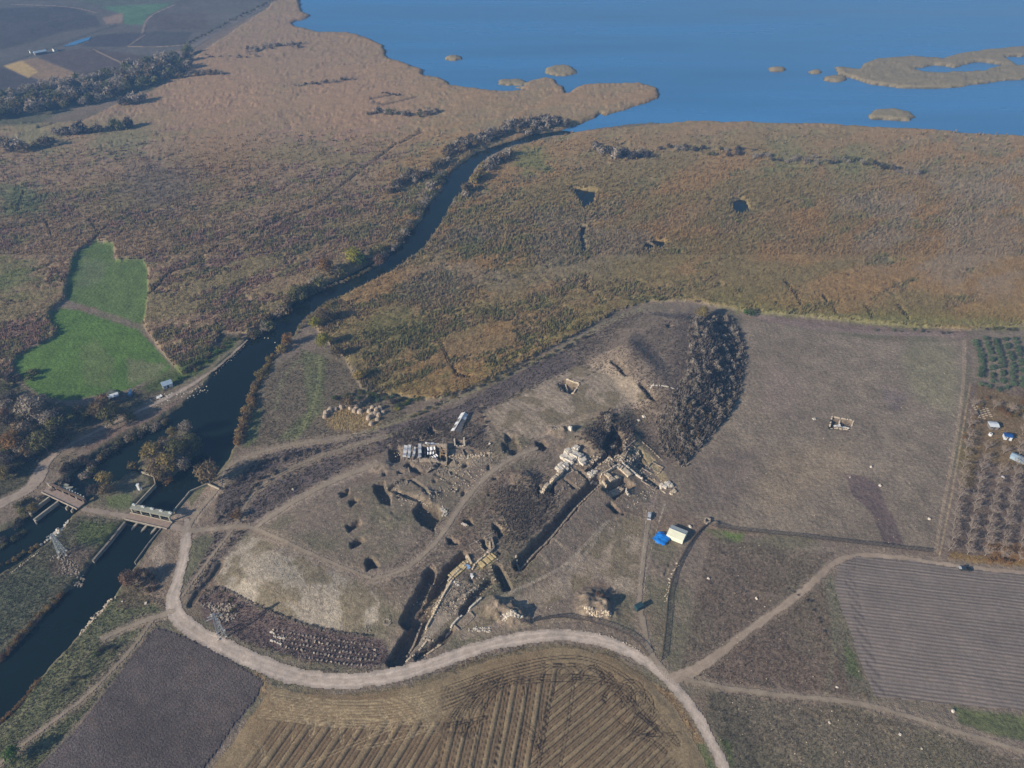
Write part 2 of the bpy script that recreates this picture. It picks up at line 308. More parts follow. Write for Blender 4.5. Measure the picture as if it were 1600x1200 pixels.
GREEN_B = [(95,481),(125,485),(175,502),(215,515),(240,540),(268,572),(262,580),(225,597),(190,612),(150,618),(110,625),(70,622),(40,600),(26,578),(22,565),(32,555),(60,540),(85,528),(90,515),(78,500),(81,488)]
PALE_W = [(392,838),(440,850),(510,880),(560,902),(590,940),(592,972),(548,988),(470,975),(400,950),(352,922),(335,902),(352,868)]
PALE_N = [(762,642),(820,607),(900,572),(958,562),(985,588),(1005,600),(1015,628),(960,648),(890,668),(835,682),(790,680),(768,662)]
PALE_S = [(900,868),(940,820),(985,805),(1012,815),(1000,880),(998,940),(975,925),(930,905),(900,925),(850,948),(800,950),(770,975),(735,990),(720,975),(745,950),(800,938),(850,915)]
OLIVES = [(1516,527),(1600,516),(1760,520),(1760,625),(1600,604),(1520,590)]
ORCHARD = [(1512,598),(1600,612),(1760,625),(1760,900),(1600,886),(1478,872),(1495,800),(1515,700)]
ROADS = {  # name -> centre line in the photograph, half width in metres
 'gravel_road': ([(292,812),(292,840),(287,870),(276,912),(268,945),(282,972),(330,1001),(400,1035),(460,1058),(540,1068),(640,1052),(740,1014),(820,995),(880,991),(940,1000),(990,1020),(1040,1055),(1080,1105),(1110,1155),(1145,1230)], [1.6,2.4,2.7,2.8,3.2,3.6,3.7,3.8,3.7,3.5,3.3,3.2,3.0,3.0,2.9,2.7,2.6,2.4,2.2,2.2]),
 'dirt_road': ([(1052,1060),(1095,1045),(1150,1000),(1220,950),(1268,914),(1300,880),(1335,867),(1400,870),(1500,886),(1600,896),(1750,908)], [3,2.4,1.9,1.8,1.8,1.8,1.9,1.7,1.6,1.6,1.6]),
 'riverside_track': ([(-80,835),(0,787),(40,768),(60,748),(70,722),(100,700),(150,674),(200,650),(250,628),(300,602),(340,574),(386,532)], [3.6,3.4,3.2,4.4,2.6,1.7,1.7,1.7,2.0,2.0,1.2,.9]),
 'footpath': ([(132,796),(165,800),(205,809),(235,815),(262,820),(285,826)], [1.8,1.7,1.9,1.9,1.9,2.4]),
 'dirt_track': ([(268,956),(240,966),(200,979),(165,997)], [2.0,1.5,1.4,1.2]),
 'dirt_track.001': ([(286,930),(310,897),(334,864),(356,838),(374,812),(384,787),(402,762),(450,733),(520,706),(600,682)], [1.0,.9,.9,.9,.9,.9,.9,.8,.8,.8]),
 'dirt_track.002': ([(400,824),(430,802),(480,772),(535,744),(585,727)], [1.6,1.8,1.9,2.0,1.6]),
 'dirt_track.003': ([(290,832),(305,803),(328,778),(344,762),(346,742),(366,721),(420,702),(480,692),(540,684)], [1.6,1.5,1.4,1.2,1.1,1.1,1.1,1.0,1.0]),
 'dirt_track.004': ([(582,906),(625,895),(660,870),(690,838),(720,788),(760,742),(800,716),(838,701)], [1.0,1.3,1.4,1.5,1.5,1.5,1.5,1.2]),
 'dirt_track.005': ([(300,829),(335,827),(372,822),(398,824),(450,850),(520,880),(578,903)], [2.0,1.6,1.6,1.5,1.2,1.1,1.0]),
 'dirt_track.006': ([(1018,800),(1012,825),(1006,862),(1001,905),(998,945),(1008,990),(1018,1025),(1042,1056)], [1.2,1.3,1.4,1.3,1.4,1.4,1.5,2.0]),
 'dirt_track.007': ([(1072,1062),(1100,1068),(1150,1078),(1250,1089),(1330,1096),(1400,1113),(1500,1145),(1640,1186)], [1.4,1.2,1.2,1.2,1.3,1.3,1.2,1.2]),
 'dirt_track.008': ([(238,970),(202,1020),(140,1085),(80,1130),(20,1175),(-20,1212)], [1.0,.9,1.0,1.0,1.0,1.0]),
}
TRACKS = [
 ([(752,633),(760,660),(772,690)],1.4,(136,122,104),.7),([(854,834),(870,846),(884,858)],1.6,(140,126,106),.7),([(835,857),(846,868),(855,880)],1.6,(140,126,106),.7),([(950,815),(915,850),(880,888),(820,915),(770,940)],2.2,(138,126,112),.7),([(935,720),(905,760)],1,(130,118,102),.5),
 ([(1038,788),(1030,815)],1,(150,138,122),.6),([(400,905),(440,925),(470,950)],2,(120,108,92),.5),([(1015,640),(1035,648),(1062,655)],1.5,(120,106,94),.4),([(560,770),(600,800),(640,830)],1.5,(120,108,94),.4),([(1240,870),(1265,855),(1300,858)],3,(128,114,100),.4),  # pairs of wheel ruts painted into the ground: line, half width px, colour, strength
 ([(1022,775),(1014,810),(1008,850),(1002,900),(998,945),(1008,990),(1018,1025),(1040,1055)],4.5,(122,108,100),.75),
 ([(1072,1062),(1100,1068),(1150,1078),(1250,1089),(1330,1096),(1400,1113),(1500,1145),(1620,1180)],4.5,(134,120,104),.6),
 ([(272,960),(240,968),(200,980),(160,998)],5,(140,126,112),.75),([(240,972),(200,1022),(140,1085),(80,1130),(20,1175),(-20,1215)],4,(118,108,90),.7),([(140,1020),(60,1092),(0,1150)],3,(112,106,86),.6),
 ([(345,770),(345,742),(362,722),(420,702),(480,692),(520,688),(575,675)],4,(136,124,106),.8),([(575,675),(640,650),(720,620),(800,580),(880,545),(950,503),(1000,484)],3.5,(118,112,86),.6),
 ([(292,928),(330,870),(365,830),(380,795),(402,762),(450,733),(520,706),(600,682),(640,670)],3.6,(120,112,88),.7),([(400,822),(430,802),(480,772),(540,744),(588,726)],7.5,(142,128,116),.85),
 ([(395,830),(450,850),(520,880),(578,903),(620,895)],7,(124,112,102),.6),([(582,908),(625,895),(660,870),(690,838),(720,788),(760,742),(800,716),(840,700)],6.5,(126,114,104),.75),
 ([(868,915),(920,862),(940,825)],3,(128,116,104),.6),([(290,828),(330,828),(372,822),(398,822)],5,(140,122,112),.8),([(290,838),(310,800),(338,770),(350,745)],6,(146,132,118),.8),
 ([(500,560),(498,610),(482,650),(462,690)],3,(112,114,78),.7),([(430,640),(440,590),(470,560),(500,556)],2,(104,108,76),.5),([(1158,490),(1230,503),(1300,516),(1400,522),(1500,524)],3,(124,108,102),.5),
 ([(1507,533),(1506,600),(1492,700),(1470,810),(1462,862)],2.6,(134,118,100),.7),([(1516,600),(1500,700),(1482,800),(1468,868)],1.2,(150,132,104),.6),([(785,680),(755,640),(750,632)],2,(128,116,98),.5),
 ([(1290,1100),(1310,960),(1290,880)],4,(104,106,84),.3),([(835,685),(870,668),(920,648),(985,640),(1015,625)],4,(136,120,104),.6),
 ([(500,790),(560,740)],2,(116,104,96),.3),([(742,1000),(780,985),(850,972),(905,965),(960,975),(1010,1010),(1030,1045)],3.5,(120,108,92),.5)]
PAINTS = [  # polygon, colour, softness px, ragged px, strength
 ([(-900,250),(-900,-280),(200,-280),(470,-100),(435,0),(400,17),(310,65),(283,85),(180,122),(90,150),(0,170)],(92,88,84),3,2,1),
 ([(-60,18),(15,12),(110,10),(150,26),(158,40),(100,50),(0,78),(-60,85)],(70,66,68),2,1,.8),([(62,88),(100,78),(145,76),(240,90),(150,115),(128,118)],(84,74,70),1.5,1,.9),
 ([(125,73),(150,55),(225,50),(200,73)],(70,66,70),1.5,1,.9),([(226,46),(240,22),(320,20),(325,46)],(88,80,76),1.5,1,.8),([(205,73),(226,50),(300,50),(290,70)],(74,70,72),1.5,1,.8),
 ([(-60,110),(0,105),(30,112),(82,135),(40,150),(-60,165)],(74,68,70),1.5,1,.9),([(5,103),(35,94),(60,112),(45,122)],(170,144,96),1.2,1,.95),([(35,94),(58,90),(128,118),(86,132),(48,120),(60,112)],(134,112,88),1.2,1,.95),
 ([(158,10),(272,4),(230,24),(224,39),(195,38),(190,22),(165,14)],(84,112,84),1.5,1,.9),([(160,28),(192,20),(191,36),(166,38)],(138,118,104),1.5,2,.9),([(80,-5),(170,-40),(330,-40),(300,-2),(160,8)],(84,96,78),3,2,.6),
 ([(220,95),(280,78),(300,84),(285,95),(230,112)],(128,104,84),1.5,2,.7),
 ([(-60,160),(60,140),(140,125),(200,108),(270,85),(300,98),(270,122),(235,145),(160,160),(100,170),(60,195),(-60,205)],(84,84,66),3,3,.9),
 (GREEN_A,(86,102,58),2,2.5,1),(GREEN_B,(80,103,50),2,2.5,1),([(125,540),(150,530),(180,560),(170,610),(130,600)],(98,104,68),6,8,.5),([(200,560),(262,570),(240,595),(200,600)],(112,106,84),5,6,.6),([(130,400),(170,410),(160,440),(120,450)],(96,100,78),6,8,.5),
 ([(-60,580),(25,590),(45,625),(120,640),(190,625),(262,585),(290,575),(330,560),(345,520),(390,530),(380,560),(330,600),(240,645),(150,680),(90,705),(60,740),(40,765),(0,780),(-60,810)],(74,72,54),4,6,.85),
 ([(262,575),(300,560),(330,545),(375,525),(372,545),(340,572),(290,600),(240,610),(215,608)],(78,92,48),4,6,.7),([(60,625),(120,640),(185,618),(160,650),(100,655)],(74,84,46),4,5,.7),
 ([(150,680),(200,655),(260,632),(330,590),(385,535),(392,524),(380,548),(335,585),(300,620),(240,662),(190,685),(150,708),(118,735)],(112,94,84),3,4,.75),
 ([(120,795),(140,780),(200,745),(240,742),(240,762),(212,790),(200,805),(165,798)],(92,88,72),3,4,.8),([(165,775),(205,770),(208,790),(190,800),(168,795)],(84,92,58),3,4,.8),
 ([(115,806),(160,806),(200,815),(146,877),(120,905),(60,960),(0,1030),(-80,1100),(-80,960),(0,900),(60,858),(100,830)],(86,84,66),3,5,.9),([(125,815),(190,820),(165,850),(120,848)],(82,92,52),5,6,.7),([(-80,980),(40,880),(100,900),(60,950),(-80,1080)],(80,84,66),5,6,.6),
 ([(120,850),(150,860),(140,900),(80,900),(78,875)],(104,90,80),4,6,.7),
 ([(0,1135),(60,1066),(125,992),(175,936),(212,900),(262,940),(262,965),(235,985),(180,1060),(100,1150),(20,1240),(-90,1240)],(94,95,68),3,4,.9),([(200,900),(255,905),(262,940),(205,950),(180,950)],(104,90,74),4,6,.7),
 ([(253,826),(290,810),(345,770),(330,830),(290,900),(262,960),(225,930),(205,895),(230,860)],(118,104,90),4,6,.9),([(290,850),(320,835),(365,828),(300,920),(278,935)],(88,88,66),3,4,.8),
 ([(258,835),(262,870),(250,890),(232,868)],(140,126,112),3,5,.8),([(262,790),(335,740),(340,768),(318,800),(300,835),(268,838),(262,820)],(140,124,110),3,5,.8),([(285,775),(325,745),(335,748),(300,790)],(96,98,70),2,3,.7),
 ([(378,700),(400,605),(425,570),(500,545),(560,580),(600,620),(640,650),(560,680),(470,692),(400,708)],(104,94,78),4,5,.9),([(378,700),(395,640),(412,640),(400,690)],(92,104,62),4,4,.6),([(470,545),(510,560),(505,640),(460,690),(430,690),(480,640)],(96,102,68),4,4,.6),
 ([(505,640),(560,630),(600,650),(590,668),(540,680),(510,665)],(138,118,86),3,4,.85),
 ([(340,770),(420,705),(560,680),(700,640),(880,548),(985,490),(1000,500),(930,560),(800,625),(700,660),(640,690),(560,720),(480,765),(400,815),(345,870),(295,935),(285,925),(330,850)],(90,80,78),4,5,.9),
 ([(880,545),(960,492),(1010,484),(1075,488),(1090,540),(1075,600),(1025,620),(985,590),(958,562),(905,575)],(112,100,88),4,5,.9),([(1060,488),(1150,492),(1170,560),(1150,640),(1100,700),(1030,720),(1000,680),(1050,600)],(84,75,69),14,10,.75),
 (PALE_W,(146,136,122),4,9,.85),(PALE_N,(140,126,110),3,5,.85),(PALE_S,(142,128,112),5,8,.8),([(520,690),(590,700),(610,730),(570,760),(540,745)],(114,98,84),5,6,.5),
 ([(395,850),(560,910),(580,900),(590,935),(560,900),(480,868)],(112,100,90),3,3,.6),
 ([(310,935),(345,915),(400,950),(470,975),(560,990),(600,1000),(610,1035),(560,1045),(470,1030),(380,1000),(320,970)],(96,82,78),3,4,.9),
 ([(600,690),(720,660),(760,690),(775,720),(700,800),(610,800),(585,750)],(114,102,90),5,8,.6),([(690,715),(790,705),(780,720),(700,740)],(136,122,102),3,5,.6),
 ([(726,862),(700,890),(692,905),(700,912),(716,898),(735,886),(728,868)],(166,148,108),1.5,3,.9),([(690,912),(700,905),(690,935),(672,965),(662,985),(662,975),(678,935)],(156,138,104),1.5,3,.9),([(735,880),(768,862),(776,885),(745,892)],(150,136,104),2,3,.85),([(755,845),(765,840),(775,870),(760,868)],(140,128,104),1.5,2,.8),
 ([(655,980),(690,930),(712,905),(740,912),(705,965),(670,1000),(640,1020)],(138,126,112),2,4,.8),([(700,985),(745,945),(800,940),(850,960),(790,980),(720,1000)],(132,118,104),3,5,.7),
 ([(835,775),(880,742),(905,755),(870,800),(830,830),(815,870),(760,860),(760,820)],(108,96,84),4,6,.6),([(985,672),(998,680),(1050,758),(1040,762),(1010,722),(990,700)],(160,142,108),1,2,.9),([(1003,682),(1040,712),(1032,722),(1000,700)],(120,104,86),2,3,.6),
 ([(785,805),(800,835),(792,840),(778,818)],(146,130,102),1.5,2,.7),([(865,700),(895,690),(930,700),(920,715),(880,712)],(130,114,94),3,4,.6),([(900,715),(940,700),(985,712),(1030,760),(960,790),(905,760)],(118,104,88),3,5,.6),
 ([(1100,826),(1165,832),(1160,848),(1130,848)],(98,104,66),4,5,.6),([(1130,830),(1160,836),(1158,846),(1140,846)],(98,118,56),3,3,.7),
 (FIELD_BIG,(119,107,93),2,2,1),([(1420,533),(1490,540),(1498,600),(1490,650),(1430,620),(1410,560)],(118,114,88),12,10,.55),([(1200,560),(1260,600),(1240,650),(1190,640)],(134,118,108),14,10,.4),([(1318,738),(1345,743),(1370,757),(1400,818),(1414,855),(1382,850),(1362,800),(1332,776)],(96,82,78),2,3,.9),
 ([(1220,700),(1340,690),(1330,740),(1200,800),(1180,760)],(134,118,98),16,12,.45),([(1080,720),(1180,700),(1160,790),(1080,800)],(104,92,86),14,10,.5),([(1380,600),(1420,620),(1400,640),(1380,625)],(106,94,92),6,6,.6),
 ([(1160,492),(1250,497),(1400,512),(1510,518),(1510,528),(1420,524),(1300,515),(1200,503)],(112,96,88),2,3,.8),([(1150,483),(1400,500),(1600,508),(1760,512),(1760,520),(1600,516),(1400,512),(1250,496),(1150,490)],(116,112,72),3,5,.7),
 (OLIVES,(118,106,92),2,3,1),(ORCHARD,(106,92,80),3,4,1),([(1528,602),(1600,618),(1700,640),(1700,720),(1570,740),(1510,690)],(118,98,62),8,10,.6),([(1485,862),(1600,875),(1760,885),(1760,900),(1600,888),(1478,876)],(134,108,60),3,5,.7),([(1500,700),(1530,700),(1520,760),(1500,760)],(116,96,48),5,6,.6),([(1540,850),(1600,850),(1600,880),(1550,878)],(140,102,48),4,5,.6),
 ([(1060,1050),(1110,840),(1300,865),(1290,880),(1150,1000)],(102,90,78),6,8,.6),([(1150,1005),(1280,905),(1305,950),(1350,1085),(1240,1085),(1100,1060)],(102,88,76),6,8,.6),([(1285,890),(1308,905),(1330,1000),(1358,1080),(1330,1085),(1300,1000)],(106,100,84),4,5,.7),([(1318,1000),(1335,1020),(1345,1060),(1325,1050)],(84,98,56),3,5,.6),
 ([(1100,1080),(1330,1100),(1420,1125),(1600,1190),(1600,1260),(1150,1260)],(104,96,78),10,14,.6),([(1110,1070),(1160,1110),(1200,1220),(1150,1230),(1105,1130)],(84,78,66),6,8,.7),([(1490,1105),(1600,1118),(1700,1130),(1700,1175),(1560,1150),(1500,1130)],(82,90,52),4,5,.8),([(1120,1150),(1140,1160),(1150,1200),(1130,1200)],(78,88,50),4,5,.7),
 ([(280,1000),(340,1040),(425,1075),(440,1072),(540,1085),(640,1070),(760,1025),(860,1005),(950,1015),(1030,1070),(1090,1150),(1120,1230),(1100,1230),(1050,1100),(1000,1055),(930,1020),(850,1018),(760,1036),(640,1078),(540,1092),(420,1070),(330,1012),(270,985)],(110,98,74),3,4,.9),
 ([(1030,1070),(1060,1090),(1100,1160),(1085,1165),(1050,1105),(1010,1065)],(134,108,76),3,4,.6),([(1080,1160),(1105,1165),(1120,1200),(1090,1210)],(84,92,54),3,4,.7),
 (FIELD_DARK,(84,76,76),1.5,1.5,1),([(400,1045),(425,1072),(410,1092),(390,1078)],(134,112,84),2,3,.6)]
def stands(X, Y):
    """where the reeds stand tall: drifts with firm edges, drawn out up and to the right"""
    ca, sa = math.cos(math.radians(33)), math.sin(math.radians(33)); A = X*ca+Y*sa; B = -X*sa+Y*ca
    a = fbm(A/2.6, B, 15, 5, 30, .6)+.35*(fbm(X, Y, 130, 2, 35)-.5)+.14*(vnoise(X*.4, Y*.4, 36)-.5)
    a = a+.10*sstep(-120, 160, X-.15*Y+40); return sstep(.445, .50, a)
def paint(X, Y, U, V):
    n1 = fbm(X, Y, 30, 4, 20); n2 = fbm(X, Y, 90, 3, 24); n3 = fbm(X, Y, 6, 3, 28); n4 = fbm(X, Y, 2.2, 2, 40)
    def mix(c, k, t): return c+(np.asarray(k)-c)*t[:, None]
    c = np.tile(alb(114, 102, 90), (len(X), 1))
    c = mix(c, alb(98, 94, 74), sstep(.45, .65, n1)*.7); c = mix(c, alb(108, 92, 78), sstep(.5, .7, fbm(X, Y, 18, 4, 50))*.6)
    c = mix(c, alb(126, 112, 98), sstep(.6, .75, n3)*.4)
    # reed marsh: streaks run up and to the right
    ca, sa = math.cos(math.radians(33)), math.sin(math.radians(33)); A = X*ca+Y*sa; B = -X*sa+Y*ca
    left = sstep(60, -60, sdf([(-900,100),(420,-60),(640,200),(560,430),(380,530),(200,640),(-900,700)], U, V, 90))
    st = stands(X, Y)
    right = sstep(40, -40, sdf([(1300,300),(1620,250),(1900,430),(1500,470),(1340,400)], U, V, 60))
    m = np.tile(alb(126, 110, 84), (len(X), 1)); m = mix(m, alb(124, 102, 92), left*.9)
    m = mix(m, alb(104, 106, 68), sstep(.48, .6, fbm(A/1.5, B, 5, 3, 41))*.6)
    tan = np.tile(alb(128, 108, 78), (len(X), 1)); tan = mix(tan, alb(128, 110, 92), left*.7); tan = mix(tan, alb(136, 110, 74), sstep(.42, .6, fbm(X, Y, 60, 4, 44))*(1-left)*.7)
    tan = mix(tan, alb(112, 104, 72), sstep(.46, .62, fbm(A/2.5, B, 34, 4, 34))*.6)
    m = m+(tan-m)*st[:, None]
    m = mix(m, alb(130, 118, 104), sstep(.45, .62, fbm(A/2, B, 25, 4, 25))*.6*right)
    m = mix(m, alb(120, 110, 98), sstep(.46, .58, n1)*.5*sstep(30, -30, sdf([(720,330),(960,330),(1100,370),(900,440),(740,470),(600,480)], U, V, 50)))
    m *= (.84+.32*fbm(X, Y, 1.6, 2, 58))[:, None]
    m = mix(m, alb(104, 100, 56), sstep(.38, .6, n1)*.6*sstep(38, -20, ldist([(560,600),(690,605),(800,560),(960,480),(1070,462),(1160,476),(1400,498),(1700,504)], U, V, 60)))
    m = mix(m, alb(116, 108, 66), sstep(.5, .65, n3)*.7*sstep(12, 0, ldist([(640,600),(760,580),(960,478),(1160,482),(1400,500),(1700,508)], U, V, 30)))
    for q, r, k in (((735,388),18,(98,104,66)),((30,315),38,(90,104,72)),((20,440),40,(94,104,62)),((620,520),50,(96,96,60)),((1230,250),40,(104,108,74)),((1330,255),40,(104,108,74)),((60,212),45,(96,106,74)),((190,215),45,(98,104,78)),((250,290),60,(104,92,84)),((830,250),30,(92,104,60)),((350,250),60,(128,104,78)),((340,150),80,(146,114,90)),((560,160),90,(146,114,90))):
        m = mix(m, alb(*k), sstep(r*1.6, r*.3, np.hypot(U-q[0], (V-q[1])*1.5)+(n3-.5)*r*1.5)*.7)
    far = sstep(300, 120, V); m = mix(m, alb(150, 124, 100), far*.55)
    ditch = np.full(len(X), 9.)
    for L in MARSH_DITCH: ditch = np.minimum(ditch, ldist(L, U, V, 9.)+(n3-.5)*1.4)
    m = mix(m, alb(52, 46, 40), sstep(1.6, .6, ditch)*.7)
    mk = np.minimum(sdf(MARSH_L, U, V, 40), sdf(MARSH_R, U, V, 40))+(n4-.5)*3
    isl = np.full(len(X), 40.)
    for P in ISLES: isl = np.minimum(isl, sdf(P, U, V, 6.))
    t = np.maximum(sstep(1.2, -1.2, mk), (isl < 2.5)*1.0); m = m*np.array([1.035, 1.035, .99]); m = mix(m, alb(126, 118, 96), (isl < 2.5)*.75)
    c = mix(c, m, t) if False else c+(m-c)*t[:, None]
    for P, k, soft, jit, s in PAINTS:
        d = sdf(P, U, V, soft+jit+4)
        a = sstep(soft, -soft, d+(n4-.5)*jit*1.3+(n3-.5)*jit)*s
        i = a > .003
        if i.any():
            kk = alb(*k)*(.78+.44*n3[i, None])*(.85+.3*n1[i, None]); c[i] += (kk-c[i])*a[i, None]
    # faint drilling lines in the fields
    for P, dr, per, s in ((FIELD_BIG, (-.06, 1), 2.8, .05), (GREEN_A, (.12, 1), 2.6, .07), (GREEN_B, (.62, -.78), 2.4, .06), (PALE_N, (.5, -.8), 3.0, .12)):
        i = sdf(P, U, V, 5) < 0; q = (X[i]*dr[1]-Y[i]*dr[0])/per+fbm(X[i], Y[i], 40, 2, 66)*2; c[i] *= (1+s*np.sin(q*2*PI)*(.3+vnoise(q*.35, X[i]*.01, 67)*1.4)+.16*(fbm(X[i]*2.5, Y[i]*.7, 12, 4, 68)-.5))[:, None]
    # trampled, straw-littered ground and its dry weeds
    for P in (PALE_W, PALE_N, PALE_S):
        i = sdf(P, U, V, 5) < 0; w = sstep(.5, .62, fbm(X[i], Y[i], 9, 4, 55)); c[i] += (alb(104, 94, 74)-c[i])*(w*.75)[:, None]
    for L, w, k, s in TRACKS:
        d = ldist(smooth_line(L), U, V, w+5)
        rut = np.exp(-((d-w*.55)/(w*.33+.35))**2); rim = sstep(w*1.35, w*.5, d+(n4-.5)*2)*.45
        a = np.clip(np.maximum(rut, rim), 0, 1)*s*(.6+.6*n4); i = a > .004; c[i] += (alb(*k)*1.28-c[i])*np.clip(a[i]*1.15, 0, 1)[:, None]
    for nm, (L, w) in ROADS.items():
        d = ldist(smooth_line(L), U, V, 26.); i = d < 26; a = sstep(15, 4, d[i]+(n3[i]-.5)*14)*.65; c[i] += (alb(126, 112, 98)-c[i])*a[:, None]
    return c, t
MARSH_DITCH = [[(400,362),(450,338),(495,322),(530,295),(580,255),(620,226)],[(625,225),(660,207)],[(235,460),(262,432),(300,410),(340,388)],[(70,345),(78,360),(82,375)],[(28,330),(38,300)],[(140,345),(150,362),(158,368),(135,382)],[(360,470),(385,440),(370,455)],
 [(690,540),(700,565),(715,590),(735,592)],[(915,430),(912,450),(925,462)],[(1225,440),(1240,460),(1250,478)],[(1285,465),(1305,492)],[(1350,480),(1362,498)],[(1400,478),(1420,502)],[(580,155),(615,148)],[(585,160),(600,164),(650,152)],[(690,262),(710,238)],[(290,235),(250,250)],[(170,255),(220,242)],[(60,200),(95,190)]]
if True:
    u = np.concatenate([[-60000,-18000,-6000,-2500,-1200,-700,-420,-260,-150], np.arange(-90, 1692, 1.85), [1750,1860,2020,2300,2800,4100,7600,20000,60000]])
    v = np.concatenate([[-311,-300,-285,-260,-225,-180,-140,-110,-80], np.arange(-55, 1262, 1.85), [1285,1330,1400,1500,1650,1850]])
    yrow = plane_at(np.full(len(v), 800.), v)[1]; dep = yrow*ct+CAM_H*st
    yrow = np.concatenate([yrow, [-60,-300,-1500,-9000]]); sc_row = np.concatenate([dep/FPX, [.3,.5,1,2]])
    GX = (u[None, :]-800)*sc_row[:, None]; GY = np.repeat(yrow[:, None], len(u), 1); NR, NC = GX.shape
    X = GX.ravel(); Y = GY.ravel(); hm = hmound(X, Y); U, V = project(X, Y, hm)
    cols, marsh = paint(X, Y, U, V)
    Z = height(X, Y)
    wd = waterd(X, Y, 6)
    # the reeds stand two to three metres above the mud, in drifts
    ca, sa = math.cos(math.radians(33)), math.sin(math.radians(33)); A = X*ca+Y*sa; B = -X*sa+Y*ca
    rel = 1.1*stands(X, Y)+.7*fbm(A/1.6, B, 4.5, 3, 47)+.6*vnoise(X*.7, Y*.7, 60)
    dd = np.full(len(X), 9.)
    for L in MARSH_DITCH: dd = np.minimum(dd, ldist(L, U, V, 9.))
    canopy = marsh*(rel*.9+.5)*np.where(Y > 480, .7, 1)*sstep(.2, np.where(Y > 480, 5.0, 1.3), wd)*(1-.85*sstep(2.2, .9, dd))
    Z = Z+np.where((wd > .1), canopy, 0)
    # soil colour: fresh earth on pit walls, mud under water
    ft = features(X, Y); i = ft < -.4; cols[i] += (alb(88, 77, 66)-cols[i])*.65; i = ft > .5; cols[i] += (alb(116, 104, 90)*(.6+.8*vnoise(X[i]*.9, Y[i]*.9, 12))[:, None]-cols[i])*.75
    i = (wd < .3); cols[i] += (alb(58, 54, 44)-cols[i])*.85
    i = (wd >= .3) & (wd < 2.5) & (V > 420) & (marsh < .5); cols[i] += (alb(82, 84, 58)-cols[i])*.5
    VV = np.stack([X, Y, Z], 1)
    idx = np.arange(NR*NC).reshape(NR, NC); F = np.stack([idx[1:, :-1], idx[1:, 1:], idx[:-1, 1:], idx[:-1, :-1]], -1).reshape(-1, 4)
    Fm = marsh[F].mean(1) > .5
    ground_mat = mat('earth and dry grass', attr=True, rough=.95, noise=((1.3, .30), (.45, .30), (5., .12)), bump=((.5, .28), (2.2, .4)), spec=.1)
    reed_mat = mat('dry reeds', attr=True, rough=.95, noise=((1.6, .16), (.5, .18), (7., .12)), bump=((.7, .35), (2.6, .4)), spec=.08)
    def submesh(name, Fs, m):
        used = np.unique(Fs); remap = np.zeros(len(VV), np.int32); remap[used] = np.arange(len(used))
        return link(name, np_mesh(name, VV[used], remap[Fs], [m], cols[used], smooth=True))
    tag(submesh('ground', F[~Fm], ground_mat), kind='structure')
    tag(submesh('reed_marsh', F[Fm], reed_mat), 'brown reed beds spreading from the fields to the lake on both sides of the river', kind='stuff')
# ---------------------------------------------------------------- water
def water_mat(name, deep, rough, bscale, bdist):
    m = bpy.data.materials.new(name); m.use_nodes = True; N = m.node_tree.nodes; L = m.node_tree.links; b = N['Principled BSDF']
    b.inputs['Base Color'].default_value = (*deep, 1); b.inputs['Roughness'].default_value = rough; b.inputs['IOR'].default_value = 1.33; b.inputs['Specular IOR Level'].default_value = .5
    tc = N.new('ShaderNodeTexCoord'); n = N.new('ShaderNodeTexNoise'); n.inputs['Scale'].default_value = 1/bscale; n.inputs['Detail'].default_value = 4; mp = N.new('ShaderNodeMapping'); mp.inputs['Scale'].default_value = (1, 2.2, 1); mp.inputs['Rotation'].default_value = (0, 0, .4)
    L.new(tc.outputs['Object'], mp.inputs[0]); L.new(mp.outputs[0], n.inputs['Vector']); bp = N.new('ShaderNodeBump'); bp.inputs['Distance'].default_value = bdist; L.new(n.outputs['Fac'], bp.inputs['Height']); L.new(bp.outputs[0], b.inputs['Normal'])
    w = N.new('ShaderNodeTexNoise'); w.inputs['Scale'].default_value = 1/160; w.inputs['Detail'].default_value = 5; m2 = N.new('ShaderNodeMapping'); m2.inputs['Scale'].default_value = (.35, 1.6, 1); m2.inputs['Rotation'].default_value = (0, 0, -.3); L.new(tc.outputs['Object'], m2.inputs[0]); L.new(m2.outputs[0], w.inputs['Vector'])
    mr = N.new('ShaderNodeMapRange'); mr.inputs['From Min'].default_value = .3; mr.inputs['From Max'].default_value = .7; mr.inputs['To Min'].default_value = .8; mr.inputs['To Max'].default_value = 1.2; L.new(w.outputs['Fac'], mr.inputs['Value']); cc = N.new('ShaderNodeRGB'); cc.outputs[0].default_value = (*deep, 1); vm = N.new('ShaderNodeVectorMath'); vm.operation = 'SCALE'; L.new(cc.outputs[0], vm.inputs[0]); L.new(mr.outputs[0], vm.inputs['Scale']); L.new(vm.outputs[0], b.inputs['Base Color'])
    m3 = N.new('ShaderNodeMapRange'); m3.inputs['From Min'].default_value = .35; m3.inputs['From Max'].default_value = .65; m3.inputs['To Min'].default_value = rough*.6; m3.inputs['To Max'].default_value = rough*1.5; L.new(w.outputs['Fac'], m3.inputs['Value']); L.new(m3.outputs[0], b.inputs['Roughness'])
    return m
lake_mat = water_mat('open lake water', (.064, .235, .50), .22, 3.5, .10); river_mat = water_mat('still green river water', (.006, .012, .009), .10, 2.0, .03)
